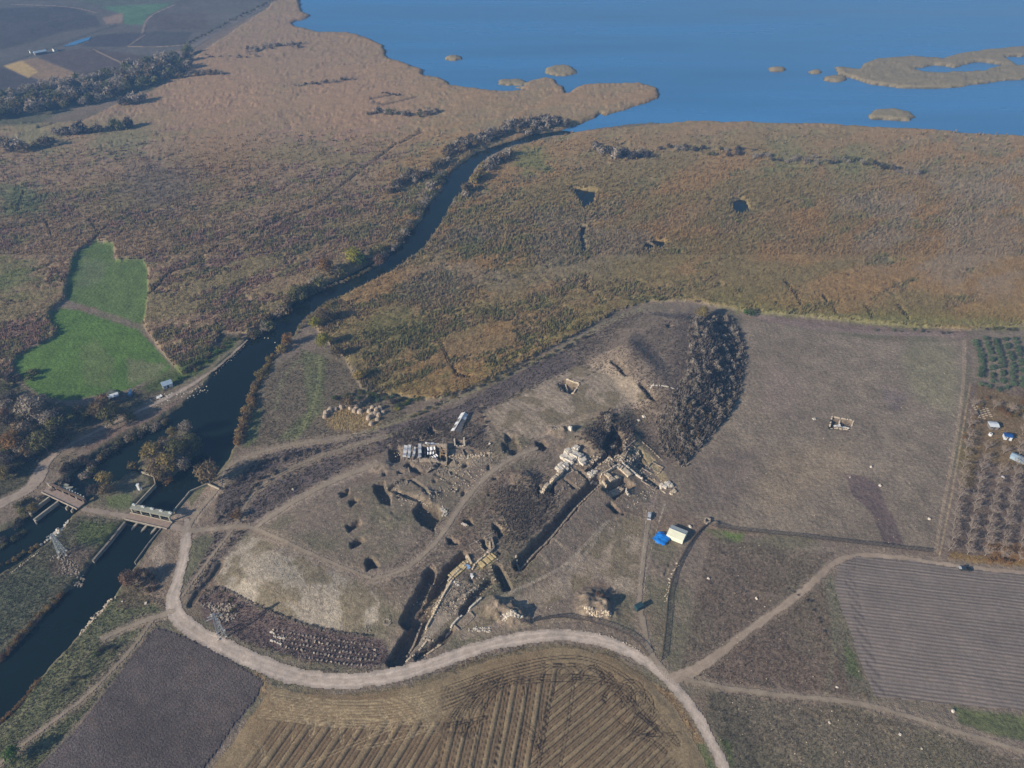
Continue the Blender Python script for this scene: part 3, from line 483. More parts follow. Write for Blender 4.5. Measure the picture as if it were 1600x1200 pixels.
def water(name, P, m, grow=3.0):
    P = wpoly(P, WL); me = bpy.data.meshes.new(name)
    from mathutils.geometry import tessellate_polygon
    c = P.copy(); n = len(P); a = sum(P[i][0]*P[(i+1) % n][1]-P[(i+1) % n][0]*P[i][1] for i in range(n)); sg = 1 if a > 0 else -1
    for i in range(n):
        e = P[(i+1) % n]-P[i-1]; L_ = np.hypot(*e)+1e-9; c[i] = P[i]+sg*np.array([e[1], -e[0]])/L_*grow
    vs = [Vector((x, y, 0)) for x, y in c]; tr = tessellate_polygon([vs])
    me.from_pydata([(x, y, WL) for x, y in c], [], [tuple(t) if Vector(vs[t[1]]-vs[t[0]]).cross(vs[t[2]]-vs[t[0]]).z > 0 else (t[0], t[2], t[1]) for t in tr]); me.materials.append(m); me.update()
    return tag(link(name, me), kind='structure')
LAKE_SHEET = [(-700,-306),(3600,-306),(3600,300),(1900,245),(1600,222),(1440,212),(1300,204),(1100,199),(1000,203),(905,207),(870,203),(870,180),(830,160),(700,150),(640,120),(560,80),(440,70),(430,0),(380,-130)]
water('lake', LAKE_SHEET, lake_mat, 0)
RIV_SHEET = RIV_L+[(112,790),(128,812)]+[(206,806),(258,822),(276,808)]+[q for q in RIV_R if q[0] > 297]
o = water('river', RIVER, river_mat, 3.0); o.location.z = -.004
o = water('river_channel', CH1, river_mat, 3.0); o.location.z = -.012
o = water('river_channel', CH2, river_mat, 3.0); o.location.z = -.016
for P in PONDS: o = water('pond', P, river_mat, 4.0)
# ---------------------------------------------------------------- sheets laid over the ground: roads and fields
def sheet(name, inside, bbox, res, off, colf, m, kind='structure', label=None, zf=None, cull=True):
    x0, y0, x1, y1 = bbox; nx, ny = int((x1-x0)/res)+1, int((y1-y0)/res)+1
    gx, gy = np.meshgrid(x0+np.arange(nx)*res, y0+np.arange(ny)*res); X = gx.ravel(); Y = gy.ravel(); d = inside(X, Y)
    keep = (d < 0).reshape(ny, nx); fk = keep[:-1, :-1] & keep[1:, :-1] & keep[:-1, 1:] & keep[1:, 1:]
    idx = np.arange(nx*ny).reshape(ny, nx); F = np.stack([idx[:-1, :-1], idx[:-1, 1:], idx[1:, 1:], idx[1:, :-1]], -1)[fk]
    used = np.unique(F); rm = np.zeros(nx*ny, np.int32); rm[used] = np.arange(len(used)); X, Y = X[used], Y[used]
    Z = hmound(X, Y)+(fbm(X, Y, 9, 3, 5)-.5)*.5+off
    if zf is not None: Z = Z+zf(X, Y, d[used])
    o = link(name, np_mesh(name, np.stack([X, Y, Z], 1), rm[F], [m], colf(X, Y, d[used]), smooth=True))
    return tag(o, label, kind=kind)
def bb(P, m): P = np.asarray(P); return (P[:, 0].min()-m, P[:, 1].min()-m, P[:, 0].max()+m, P[:, 1].max()+m)
road_mat = mat('packed gravel', attr=True, rough=.95, noise=((3.0, .12), (.6, .12)), bump=((.4, .08),), spec=.1)
for nm, (L, w) in ROADS.items():
    A0 = apoly(L); k = len(A0)
    Q = smooth_line(np.column_stack([A0, w])); PL = Q[:, :2]; W = Q[:, 2]
    def inside(X, Y, PL=PL, W=W):
        best = np.full(X.shape, 9.0)
        for a, b, wa, wb in zip(PL[:-1], PL[1:], W[:-1], W[1:]):
            m_ = (X > min(a[0], b[0])-7) & (X < max(a[0], b[0])+7) & (Y > min(a[1], b[1])-7) & (Y < max(a[1], b[1])+7)
            if m_.any(): best[m_] = np.minimum(best[m_], np.sqrt(seg_d2(*a, *b, X[m_], Y[m_]))-(wa+wb)/2)
        i = best < 2; best[i] += (fbm(X[i], Y[i], 3, 3, 33)-.5)*(1.5 if W.mean() > 1.7 else .9)
        return best
    base = {'gravel_road': (176, 162, 150), 'dirt_road': (150, 134, 118), 'riverside_track': (150, 136, 124), 'footpath': (146, 132, 120)}.get(nm, (144, 131, 115))
    def colf(X, Y, d, base=base, W=W):
        k = np.tile(alb(*base), (len(X), 1))*(.8+.4*fbm(X, Y, 8, 4, 36))[:, None]
        e = sstep(-1.4, 0, d)*.55; k += (alb(112, 100, 86)-k)*e[:, None]
        if W.mean() > 2: k *= (1-.16*np.exp(-((d+W.mean()*.42)/.35)**2)+.10*np.exp(-((d+W.mean()*.7)/.4)**2)-.14*sstep(.55, .7, fbm(X, Y, 2.2, 3, 39)))[:, None]
        mid = np.exp(-((d+W.mean()*.95)/.6)**2)*.28; k += (alb(120, 106, 92)-k)*mid[:, None]
        return k
    sheet(nm, inside, bb(PL, 6), .5 if 'track.' in nm or nm == 'dirt_track' else .55, .14, colf, road_mat)
def field(name, P, res, off, colf, m, zf=None, rag=.8):
    W = apoly(P)
    def inside(X, Y):
        d = sdf(W, X, Y, 60); return d+(vnoise(X*.35, Y*.35, 71)-.5)*rag
    return sheet(name, inside, bb(W, 1), res, off, colf, m, zf=zf)
def stripes(direction, period, amp, relief, width=.5):
    """furrows: dark lines and relief across the given world direction"""
    nx, ny = -direction[1], direction[0]
    def f(N, L, co, col, b):
        dt = N.new('ShaderNodeVectorMath'); dt.operation = 'DOT_PRODUCT'; dt.inputs[1].default_value = (nx, ny, 0)
        nz = N.new('ShaderNodeTexNoise'); nz.inputs['Scale'].default_value = .05; nz.inputs['Detail'].default_value = 2; L.new(co, nz.inputs['Vector'])
        L.new(co, dt.inputs[0]); ad = N.new('ShaderNodeMath'); ad.operation = 'MULTIPLY_ADD'; ad.inputs[1].default_value = period*.8; L.new(nz.outputs['Fac'], ad.inputs[0]); L.new(dt.outputs['Value'], ad.inputs[2])
        mu = N.new('ShaderNodeMath'); mu.operation = 'MULTIPLY'; mu.inputs[1].default_value = 2*PI/period; L.new(ad.outputs[0], mu.inputs[0])
        s = N.new('ShaderNodeMath'); s.operation = 'SINE'; L.new(mu.outputs[0], s.inputs[0])
        # every pass of the plough is a little different
        fl = N.new('ShaderNodeMath'); fl.operation = 'MULTIPLY'; fl.inputs[1].default_value = 1/(period*3.3); L.new(ad.outputs[0], fl.inputs[0]); w1 = N.new('ShaderNodeTexNoise'); w1.noise_dimensions = '1D'; w1.inputs['Scale'].default_value = 1.7; L.new(fl.outputs[0], w1.inputs['W'])
        am = N.new('ShaderNodeMath'); am.operation = 'MULTIPLY_ADD'; am.inputs[1].default_value = 2.4*amp; am.inputs[2].default_value = -.2*amp; L.new(w1.outputs['Fac'], am.inputs[0])
        pr = N.new('ShaderNodeMath'); pr.operation = 'MULTIPLY'; L.new(s.outputs[0], pr.inputs[0]); L.new(am.outputs[0], pr.inputs[1])
        one = N.new('ShaderNodeMath'); one.operation = 'ADD'; one.inputs[1].default_value = 1; L.new(pr.outputs[0], one.inputs[0])
        vm = N.new('ShaderNodeVectorMath'); vm.operation = 'SCALE'; L.new(col, vm.inputs[0]); L.new(one.outputs[0], vm.inputs['Scale'])
        return vm.outputs[0]
    return f
def wdir(a, b):
    A = apoly([a, b]); d = A[1]-A[0]; return d/np.hypot(*d)
d1 = wdir((1350, 960), (1590, 990))
furrow_mat = mat('drilled soil', attr=True, noise=((1.5, .12), (12, .10)), bump=((.6, .15),), extra=stripes(d1, 1.62, .26, .2), spec=.1)
def c_f(X, Y, d):
    k = np.tile(alb(114, 104, 97), (len(X), 1))*(.86+.28*fbm(X, Y, 40, 4, 81))[:, None]
    U, V = project(X, Y, 0*X); q = sdf([(1290,860),(1322,872),(1318,905),(1338,985),(1368,1092),(1290,1100)], U, V, 30)   # headland ruts
    for j in (2.5, 6.5, 10.5, 14.5): k += (alb(78, 70, 68)-k)*(np.exp(-((q-j)/.8)**2)*.7)[:, None]
    i = q < 16; k[i] = k[i]*1.0
    return k
field('furrowed_field', FIELD_FURROW, .8, .2, c_f, furrow_mat)
d2 = wdir((110, 1190), (300, 1010))
dark_mat = mat('dark ploughed soil', attr=True, noise=((.8, .3), (5, .14), (.3, .2)), bump=((.5, .35),), extra=stripes(d2, 1.5, .07, .2), spec=.1)
field('ploughed_field', FIELD_DARK, .8, .2, lambda X, Y, d: np.tile(alb(84, 76, 73), (len(X), 1))*(.72+.56*fbm(X, Y, 26, 5, 84))[:, None]+np.outer(sstep(.5, .7, fbm(X, Y, 8, 4, 90))*sstep(-30, -3, d)*.5, alb(40, 30, 16)), dark_mat)
# ridged field: swathes with wheel ruts pressed in, mapped in the photograph's lines
RUTS = []
for k in range(5): RUTS.append([(760+34*k, 1070),(752+34*k, 1130),(736+34*k, 1215)])
RIDGE_DIR1 = wdir((690,1140),(640,1200)); RIDGE_DIR2 = wdir((1000,1075),(860,1190))
HEAD = [[(430,1083),(520,1100),(620,1096),(700,1075),(780,1045),(870,1025),(930,1030),(985,1060),(1020,1105),(1060,1160)],[(425,1095),(520,1112),(640,1105),(730,1075),(800,1050),(880,1036),(930,1045),(975,1080),(1010,1120),(1045,1165)],
 [(410,1112),(500,1125),(600,1128),(700,1135),(760,1120)],[(405,1120),(520,1133),(620,1140),(670,1148),(725,1148)],[(560,1170),(620,1158),(680,1136),(760,1122)],[(470,1200),(560,1160),(640,1125),(700,1105)],[(930,1040),(960,1062),(990,1100),(1030,1140),(1060,1165)],[(800,1062),(860,1055),(930,1058),(985,1075)],[(805,1068),(880,1062),(960,1070),(1000,1085)]]
def loop(cx, cy, rx, ry, a0, a1, n=12): return [(cx+rx*math.cos(math.radians(a0+(a1-a0)*k/n)), cy-ry*math.sin(math.radians(a0+(a1-a0)*k/n))) for k in range(n+1)]
for cx, cy, rx, ry in ((755,1085,22,28),(800,1080,22,28),(872,1062,26,22),(890,1056,20,17),(925,1062,18,20),(985,1090,22,26),(968,1100,24,30),(1000,1108,20,30),(958,1098,16,20)):
    RUTS.append(loop(cx, cy, rx, ry, 180, -20))
for k in range(4): a = 752+13*k; RUTS += [[(a-65+6*k, 1150),(a-40, 1115),(a-15, 1080),(a, 1066)]]
RUTS += [[(676,1140),(668,1110),(650,1090)],[(684,1140),(690,1100),(700,1075)],[(672,1130),(655,1105),(625,1085)],[(455,1105),(462,1130),(458,1160)],[(520,1100),(532,1125),(535,1160)],[(490,1100),(497,1125),(492,1150)],[(400,1160),(412,1170),(412,1195)],
 [(848,1085),(842,1120),(850,1160),(858,1178)],[(860,1080),(852,1120),(845,1175)],[(818,1130),(838,1142),(846,1178)],[(815,1142),(832,1152),(844,1180)],[(1000,1150),(1040,1148),(1062,1146)],[(990,1145),(1020,1158),(1040,1175)],[(960,1120),(985,1140),(1022,1150)]]
for k in range(5): RUTS.append([(425+4*k, 1088+9*k), (520, 1100+9*k), (620, 1098+9*k), (700, 1082+6*k), (770, 1056+5*k), (850, 1034+5*k)])
for k in range(9): RUTS += [loop(470+30*k, 1148, 16+k % 3*4, 34, 100 if k % 2 else 80, -5)]
for k in range(4): RUTS.append([(690+18*k, 1150), (705+9*k, 1118-2*k), (728+8*k, 1090-2*k), (752+6*k, 1072-1.5*k)])
for k in range(2): RUTS.append([(935+18*k, 1050+3*k), (965+8*k, 1085+4*k), (1000+7*k, 1120+4*k), (1045+3*k, 1152+3*k)])
for k in range(4): RUTS.append([(1000+15*k, 1100+9*k),(990+8*k, 1130+6*k),(975+4*k, 1148+3*k)])
def kx(a, b): A = apoly([a, b]); return (A[1, 0]-A[0, 0])/(A[1, 1]-A[0, 1])
K1, K2, K3 = kx((650,1120),(602,1200)), kx((790,1090),(768,1200)), kx((955,1090),(842,1186))
def ridge_fields(X, Y, d):
    U, V = project(X, Y, 0*X); wob = (fbm(X, Y, 30, 3, 93)-.5)*.9
    s1 = U+(V-1060)*.14 < 702+8*wob; s2 = U+(V-1080)*.35 < 868+8*wob
    ph = np.where(s1, (X-K1*Y)/6.3, np.where(s2, (X-K2*Y)/4.7, (X-K3*Y)/5.6))+wob*.25; p = ph % 1; n = np.floor(ph)
    jit = vnoise(n*3.1, n*0+2, 17); a = .5+.16*(jit-.5)
    g = lambda c, w: np.exp(-((p-c)/w)**2)
    line = np.maximum(g(.035, .04), g(a, .05)); line = np.maximum(line, .6*g(a+.26, .03))
    head = sstep(-4, -16, d)*sstep(8, 20, ldist([(400,1083),(520,1108),(640,1106),(740,1070),(800,1045),(880,1030)], U, V, 30))
    head = np.where((U < 760) & (V < 1128), head*.25, head); rut = np.zeros(len(X))
    for L in HEAD+RUTS:
        q = ldist(smooth_line(L), U, V, 9); rut = np.maximum(rut, np.exp(-((q-2.2)/.62)**2))
    rut *= .55+.7*vnoise(X*.3, Y*.3, 18)
    rut *= np.where((U < 690), .6, 1)
    return line*head, rut, p, a, head
def c_r(X, Y, d):
    line, rut, p, a, head = ridge_fields(X, Y, d)
    k = np.tile(alb(128, 112, 87), (len(X), 1))*(.74+.52*fbm(X, Y, 2.5, 4, 96))[:, None]
    k += (alb(106, 88, 67)-k)*(sstep(a-.03, a+.03, p)*head*.7)[:, None]; k += (alb(120, 98, 72)-k)*(sstep(.45, .6, fbm(X, Y, 20, 3, 99))*.35)[:, None]
    k += (alb(40, 32, 27)-k)*np.clip(line*(.75+.6*vnoise(X*.8, Y*.8, 14)), 0, .97)[:, None]; U, V = project(X, Y, 0*X); lf = sstep(705, 660, U)[:, None]; k += ((alb(176, 158, 126)*lf+alb(40, 32, 27)*(1-lf))-k)*np.clip(rut*(.75+.5*vnoise(X*.8, Y*.8, 14)), 0, .95)[:, None]  # near-black along the grooves paints in the ridges' shadows
    return k
def z_r(X, Y, d):
    line, rut, p, a, head = ridge_fields(X, Y, d); return .22*sstep(a, a-.2, p)*sstep(0, .1, p)*head*sstep(0, -4, d)-.24*np.maximum(line, rut)*sstep(0, -3, d)+(.1*vnoise(X*1.5, Y*1.5, 15)+.22)*sstep(0, -4, d)-.02
stubble_mat = mat('straw and clods', attr=True, noise=((.7, .25), (.25, .25)), bump=((.35, .2),), spec=.08)
field('stubble_field', FIELD_RIDGE, .42, .12, c_r, stubble_mat, zf=z_r)
# ---------------------------------------------------------------- vegetation: tufts (uncounted) and single trees
def in_poly(P, U, V): return sdf(P, U, V, 1.0) < 0
def px_points(P, n, seed):
    r = np.random.default_rng(seed); P = np.asarray(P, float); u = r.uniform(P[:, 0].min(), P[:, 0].max(), n*3); v = r.uniform(P[:, 1].min(), P[:, 1].max(), n*3)
    k = (u > -70) & (u < 1670) & (v > -30) & (v < 1240); u, v = u[k], v[k]; i = in_poly(P, u, v); return u[i][:n], v[i][:n]
def ragged(P, n, seed, s=7):
    u, v = px_points(P, n, seed); r = np.random.default_rng(seed); return u+r.normal(0, s, len(u)), v+r.normal(0, s*.7, len(v))
def tufts(name, pts, h, w, colf, m, label, sink=0., blades=3, seed=1, canopy=False):
    """little leaning blades of dry grass or reed, thousands in one mesh"""
    r = np.random.default_rng(seed); u, v = pts; X, Y = at(u, v); wd = waterd(X, Y, 4); k = wd > .8; rd = np.full(len(u), 9.)
    for L_, w_ in ROADS.values(): rd = np.minimum(rd, ldist(smooth_line(L_), u, v, 30.)/(np.mean(w_)*3.6+1.2))
    k &= rd > 1.0; X, Y, u, v = X[k], Y[k], u[k], v[k]
    Z = height(X, Y); n = len(X); D = (np.hypot(Y, CAM_H)/450)**.45
    vs = []; cs = []; c0 = colf(X, Y, u, v)
    for b in range(blades):
        a = r.uniform(0, 2*PI, n); off = r.uniform(0, .45, n)*w*D; hh = h*D*r.uniform(.6, 1.3, n); ww = w*D*r.uniform(.45, .95, n); a2 = r.uniform(0, 2*PI, n); lean = hh*.35
        bx, by = X+off*np.cos(a), Y+off*np.sin(a); zb = Z-.15+sink
        p1 = np.stack([bx+ww*.5*np.cos(a2), by+ww*.5*np.sin(a2), zb], 1); p2 = np.stack([bx-ww*.5*np.cos(a2), by-ww*.5*np.sin(a2), zb], 1)
        p3 = np.stack([bx+lean*np.cos(a)+ww*.25, by+lean*np.sin(a), zb+hh], 1)
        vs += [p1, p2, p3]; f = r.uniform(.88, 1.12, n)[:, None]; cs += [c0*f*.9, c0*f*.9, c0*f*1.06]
    V3 = np.stack(vs, 1).reshape(-1, 3); F = np.arange(len(V3)).reshape(-1, 3)
    return tag(link(name, np_mesh(name, V3, F, [m], np.stack(cs, 1).reshape(-1, 3))), label, kind='stuff')
tuft_mat = mat('dry stems', attr=True, rough=.95, noise=(), spec=.05, trans=.4)
def reed_col(X, Y, U, V):
    c, t = paint(X, Y, U, V); return c*1.12
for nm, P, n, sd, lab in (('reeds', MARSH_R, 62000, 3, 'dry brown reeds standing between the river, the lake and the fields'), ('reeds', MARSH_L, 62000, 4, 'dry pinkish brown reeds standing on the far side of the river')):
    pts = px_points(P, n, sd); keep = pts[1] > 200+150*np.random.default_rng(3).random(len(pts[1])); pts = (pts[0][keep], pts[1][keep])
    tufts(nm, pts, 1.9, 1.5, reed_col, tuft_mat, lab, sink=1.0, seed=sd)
SCRUB = [(340,770),(420,705),(560,680),(700,640),(880,548),(985,490),(1000,500),(930,560),(800,625),(700,660),(640,690),(560,720),(480,765),(400,815),(345,870),(295,935),(285,925),(330,850)]
def flat_col(*k):
    def f(X, Y, U, V):
        c = np.tile(alb(*k), (len(X), 1)); return c*(.7+.6*fbm(X, Y, 8, 3, 61))[:, None]
    return f
def around_col(X, Y, U, V): c, t = paint(X, Y, U, V); return c*.92
tufts('scrub', px_points(SCRUB, 9000, 5), .9, 1.1, flat_col(108, 98, 85), tuft_mat, 'grey brown scrub along the slope under the dig', seed=5)
tufts('scrub', px_points([(880,545),(960,492),(1010,484),(1100,492),(1150,560),(1130,660),(1060,730),(990,690),(960,640),(1010,620),(985,590),(905,575)], 5200, 6), .7, .95, flat_col(102, 92, 85), tuft_mat, 'low purple grey scrub on the round hill', seed=6)
WEEDS = [[(-60,580),(25,590),(120,640),(262,585),(345,520),(390,530),(330,600),(150,690),(60,745),(-60,810)],[(0,1135),(60,1066),(175,936),(250,900),(262,965),(180,1060),(20,1240),(-60,1240)],[(115,806),(200,812),(146,877),(60,960),(-60,1060),(-60,930),(60,858)],
 [(378,700),(400,605),(470,545),(560,580),(640,650),(560,680)],[(300,930),(345,915),(470,975),(600,1000),(610,1040),(470,1035),(380,1005)],[(1060,1050),(1110,840),(1300,865),(1290,880),(1300,910),(1360,1090),(1150,1070)],
 [(1100,1080),(1330,1100),(1600,1190),(1600,1240),(1150,1240)],[(720,640),(850,690),(900,780),(800,870),(830,900),(700,960),(600,900),(690,800),(760,740)],[(1480,872),(1512,600),(1600,612),(1660,640),(1660,888)],[(280,995),(425,1072),(640,1068),(860,1003),(1010,1045),(1100,1170),(1120,1160),(1060,1060),(880,980),(640,1040),(430,1035),(290,965)]]
for i, (P, n) in enumerate(zip(WEEDS, [7000,6000,5000,4500,3500,6000,6000,5000,6500,5000])):
    tufts('weeds', px_points(P, n, 20+i), .55, .75, around_col, tuft_mat, 'dry weeds and tussocks on rough ground', seed=20+i)
# ---- tree kinds
def leaf_crown(seed, R, H, base, n, leaf, squash=1.0, lobes=8, hollow=.55, thin=1.0):
    """leaf clumps spread through several lobes of the crown: V, F"""
    r = np.random.default_rng(seed); L = []
    for k in range(lobes):
        a = k*2.4+r.uniform(-.4, .4); q = R*r.uniform(.15, .62); z = base+(H-base)*r.uniform(.3, .75); L.append((q*math.cos(a), q*math.sin(a), z, R*r.uniform(.32, .55)))
    L.append((0, 0, base+(H-base)*.72, R*.5)); L = np.array(L); w = L[:, 3]**2; pick = r.choice(len(L), n, p=w/w.sum()); d = r.normal(size=(n, 3)); d /= np.linalg.norm(d, axis=1)[:, None]
    rad = L[pick, 3]*(hollow+(1.05-hollow)*r.random(n)**.6); P = L[pick, :3]+d*rad[:, None]*np.array([1, 1, .8*squash]); P[:, 2] = np.clip(P[:, 2], base*.6, H)
    t = np.cross(d, r.normal(size=(n, 3))); t /= np.linalg.norm(t, axis=1)[:, None]; b = np.cross(d, t)+.5*r.normal(size=(n, 3)); s = leaf*r.uniform(.6, 1.3, n)[:, None]
    V = np.stack([P+t*s*.6, P-t*s*.6*thin, P+b*s+d*s*.3], 1).reshape(-1, 3); return V, np.arange(3*n).reshape(n, 3)
def limbs(seed, H, R, r0, n=6, fork=True):
    rr = random.Random(seed); m = MB(); top = H*.45; m.tube((0, 0, -.6), (0, 0, top), r0, r0*.6)
    for k in range(n):
        a = k*2*PI/n+rr.uniform(-.4, .4); z0 = top*rr.uniform(.5, 1); e = Vector((R*.6*math.cos(a), R*.6*math.sin(a), H*rr.uniform(.6, .85))); m.tube((0, 0, z0), e, r0*.45, r0*.15, 4)
        if fork:
            for j in range(2): m.tube(Vector((0, 0, z0))*.4+e*.6, e+Vector((rr.uniform(-1, 1)*R*.35, rr.uniform(-1, 1)*R*.35, H*.12)), r0*.2, r0*.07, 3)
    return m
LMC = {}
def leafmat(nm, *c, rand=.22):
    LMC[nm] = C(*c); return mat(nm, C(*c), rough=.9, noise=((1.4, .35),), spec=.08, rand=rand, detail=1, trans=.3)
bark = mat('grey bark', C(112, 100, 90), noise=((.5, .3),)); pale_bark = mat('pale bark', C(128, 118, 108), noise=((.5, .2),))
LM = {'grey': leafmat('bare grey twigs', 140, 130, 118), 'brown': leafmat('brown autumn leaves', 110, 96, 74), 'gold': leafmat('yellowing willow leaves', 124, 110, 68), 'olive': leafmat('olive willow leaves', 98, 96, 64),
 'rust': leafmat('rusty leaves', 110, 88, 72), 'green': leafmat('green leaves', 74, 96, 48), 'sage': leafmat('grey green leaves', 86, 100, 76), 'orange': leafmat('orange leaves', 126, 98, 62), 'reed': leafmat('golden reed plumes', 132, 112, 76), 'slate': leafmat('dark bare twigs', 80, 74, 70), 'yellow': leafmat('bright yellow green leaves', 138, 134, 52)}
LMC = dict(zip(LM, LMC.values()))
LABW = {'grey': 'bare grey', 'brown': 'brown leaved', 'gold': 'yellowing', 'olive': 'olive green', 'rust': 'rust brown', 'green': 'dark green', 'sage': 'grey green', 'orange': 'orange leaved', 'reed': 'golden', 'slate': 'dark bare', 'yellow': 'bright yellow green'}
CROWN, LIMB = {}, {}
for k in range(4):
    V_, F_ = leaf_crown(100+k, 1.0, 1.75, .25, 950, .12, lobes=10, thin=.7); CROWN[('tree', k)] = (V_, F_)
    V_, F_ = leaf_crown(140+k, 1.0, 1.05, .02, 260, .17, lobes=6); CROWN[('shrub', k)] = (V_, F_)
    V_, F_ = leaf_crown(170+k, 1.0, 1.6, .1, 150, .26, lobes=6); CROWN[('far', k)] = (V_, F_)
CM = {}
def crown_mesh(kind, k, mt):
    key = (kind, k, mt)
    if key not in CM: V_, F_ = CROWN[(kind, k)]; CM[key] = np_mesh(mt+'_'+kind, V_, F_, [LM[mt]])
    return CM[key]
for k in range(4): LIMB[k] = limbs(200+k, 1.75, 1.0, .07).mesh('limbs', [bark])
def scale_copy(me, nm, parent, s): o = link(nm, me, parent); o.scale = (s, s, s); return o
def px_scale(x, y, z=0): return (y*ct-(z-CAM_H)*st)/FPX      # metres per photo pixel
def tree(px, py, r_px, mt, label, group=None, parts=True, kind='tree', cat='tree', name=None):
    """a tree whose crown is seen at px, py with radius r_px"""
    x, y = pt(px, py); s0 = px_scale(x, y); R = r_px*s0*1.3
    # the crown is seen above its foot: shift the foot towards the camera
    hc = R*(.95 if kind != 'shrub' else .45); g = math.hypot(x, y); y2 = y-hc*y/CAM_H; x2 = x-hc*x/CAM_H
    z = gz(x2, y2); z = max(z, WL-.1); k = random.randrange(4); rz = random.random()*6.28
    nm = name or ('tree' if kind == 'tree' else 'shrub' if kind == 'shrub' else 'tree')
    if parts:
        e = empty(nm, (x2, y2, z), rz); scale_copy(crown_mesh(kind if kind != 'far' else 'tree', k, mt), 'crown', e, R); scale_copy(LIMB[k], 'trunk', e, R)
    else:
        e = link(nm, crown_mesh(kind, k, mt), None, (x2, y2, z), rz); q = R*random.uniform(.9, 1.1); e.scale = (q, q, q*random.uniform(.85, 1.2))
    return tag(e, label, cat, group)
T = [ # crown x, y, radius in the photograph, kind of foliage, label
 (235,706,14,'gold','yellowing willow on the upstream tip of the islet in the river'),(256,690,9,'brown','slim brown willow at the water edge of the islet, left of the yellow one'),(268,677,9,'gold','small bright yellow willow highest up on the river islet'),(291,667,11,'grey','bare grey tree at the far right tip of the river islet'),
 (297,690,14,'olive','broad olive willow on the right bank side of the river islet'),(276,702,15,'olive','large olive willow in the middle of the river islet'),(240,730,13,'brown','brown willow just behind the concrete wing wall of the sluice'),(262,722,14,'gold','yellowing willow low in the middle of the islet clump'),
 (284,722,12,'grey','greyish bare willow leaning over the river on the islet right edge'),(262,747,8,'orange','small orange willow overhanging the water beside the wing wall corner'),(206,726,8,'gold','small lone willow on the left point of the islet'),(250,742,9,'brown','brown bush crown against the top of the concrete wing wall'),
 (162,746,12,'gold','yellowing tree behind the ruined sluice bridge'),(166,766,10,'brown','brown tree in front of the yellowing one behind the ruined sluice'),(146,766,10,'slate','dark bare bush at the water behind the ruined sluice bridge'),(323,738,18,'brown','round brown tree on the right river bank beside the white wall end'),
 (50,640,19,'grey','big bare grey tree at the top of the dark wood on the left edge'),(78,655,14,'grey','bare tree at the right of the dark wood by the riverside track'),(66,688,18,'olive','wide olive brown tree nearest the curve of the riverside track'),(18,690,17,'orange','orange autumn tree at the left edge of the picture'),(44,700,13,'brown','brown tree between the orange tree and the track curve'),
 (6,650,12,'rust','rusty tree behind the orange tree on the left edge'),(30,665,12,'slate','dark bare tree in the shade above the orange tree'),(155,638,15,'brown','brown tree left of the white roofed shack'),(170,651,14,'olive','olive tree below the white roofed shack'),(178,640,9,'gold','yellowish crown touching the white roofed shack'),(160,625,10,'rust','reddish bush behind the white roofed shack'),
 (2,740,11,'gold','yellowish bush at the left edge above the road'),(14,722,10,'slate','dark bush beside the road on the left edge'),(50,790,9,'gold','golden bush beside the long stone pier of the ruined sluice'),(200,905,12,'rust','rust brown tree at the end of the right channel wall'),(216,897,10,'rust','smaller rust brown tree beside the channel wall end'),(236,903,8,'slate','dark bush right of the rust brown trees'),
 (553,399,13,'yellow','bright yellow green tree on the far river bank'),(563,405,9,'green','dark green tree beside the bright yellow green one'),(508,415,13,'orange','orange brown tree on the far bank, left of the yellow green tree'),(465,455,12,'olive','olive tree on the far bank before the river bend'),(592,403,9,'rust','reddish grey bush at the far water edge downstream of the yellow green tree'),
 (507,493,12,'brown','brown crown on the near bank at the gap in the reeds'),(491,504,9,'yellow','yellow green bush on the near bank gap'),(505,531,12,'yellow','larger yellow green tree set back from the near bank'),(525,549,11,'brown','brown tree behind the near bank throwing a long shadow'),(449,530,9,'orange','orange bush on the near bank at the river bend'),(516,477,7,'gold','small yellowish bush between reeds and river'),
 (562,585,9,'gold','tall golden reed bush at the corner of the marsh near the straw stacks'),(544,628,10,'brown','brown bush above the straw stacks'),(1097,490,9,'gold','yellow green bush at the hill foot beside the marsh'),(1172,489,8,'green','dark green bush on the field edge beside the marsh'),(368,805,8,'orange','orange bush in the scrub beside the double track'),(330,935,0,'slate',''),
 (18,1178,13,'green','dark green bush by the track in the lower left corner')]
for a, b, r_, mt_, lab in T:
    if r_: tree(a, b, r_, mt_, lab, parts=True, kind='tree' if r_ > 8.5 else 'shrub', cat='tree' if r_ > 8.5 else 'bush')
def along(P, n, jit, seed):
    rr = random.Random(seed); P = smooth_line(P); d = np.r_[0, np.cumsum(np.hypot(*np.diff(P, axis=0).T))]
    return [(np.interp(t, d, P[:, 0])+rr.uniform(-jit, jit), np.interp(t, d, P[:, 1])+rr.uniform(-jit, jit)*.7) for t in np.linspace(0, d[-1], n)+np.array([rr.uniform(-.4, .4)*d[-1]/n for _ in range(n)])]
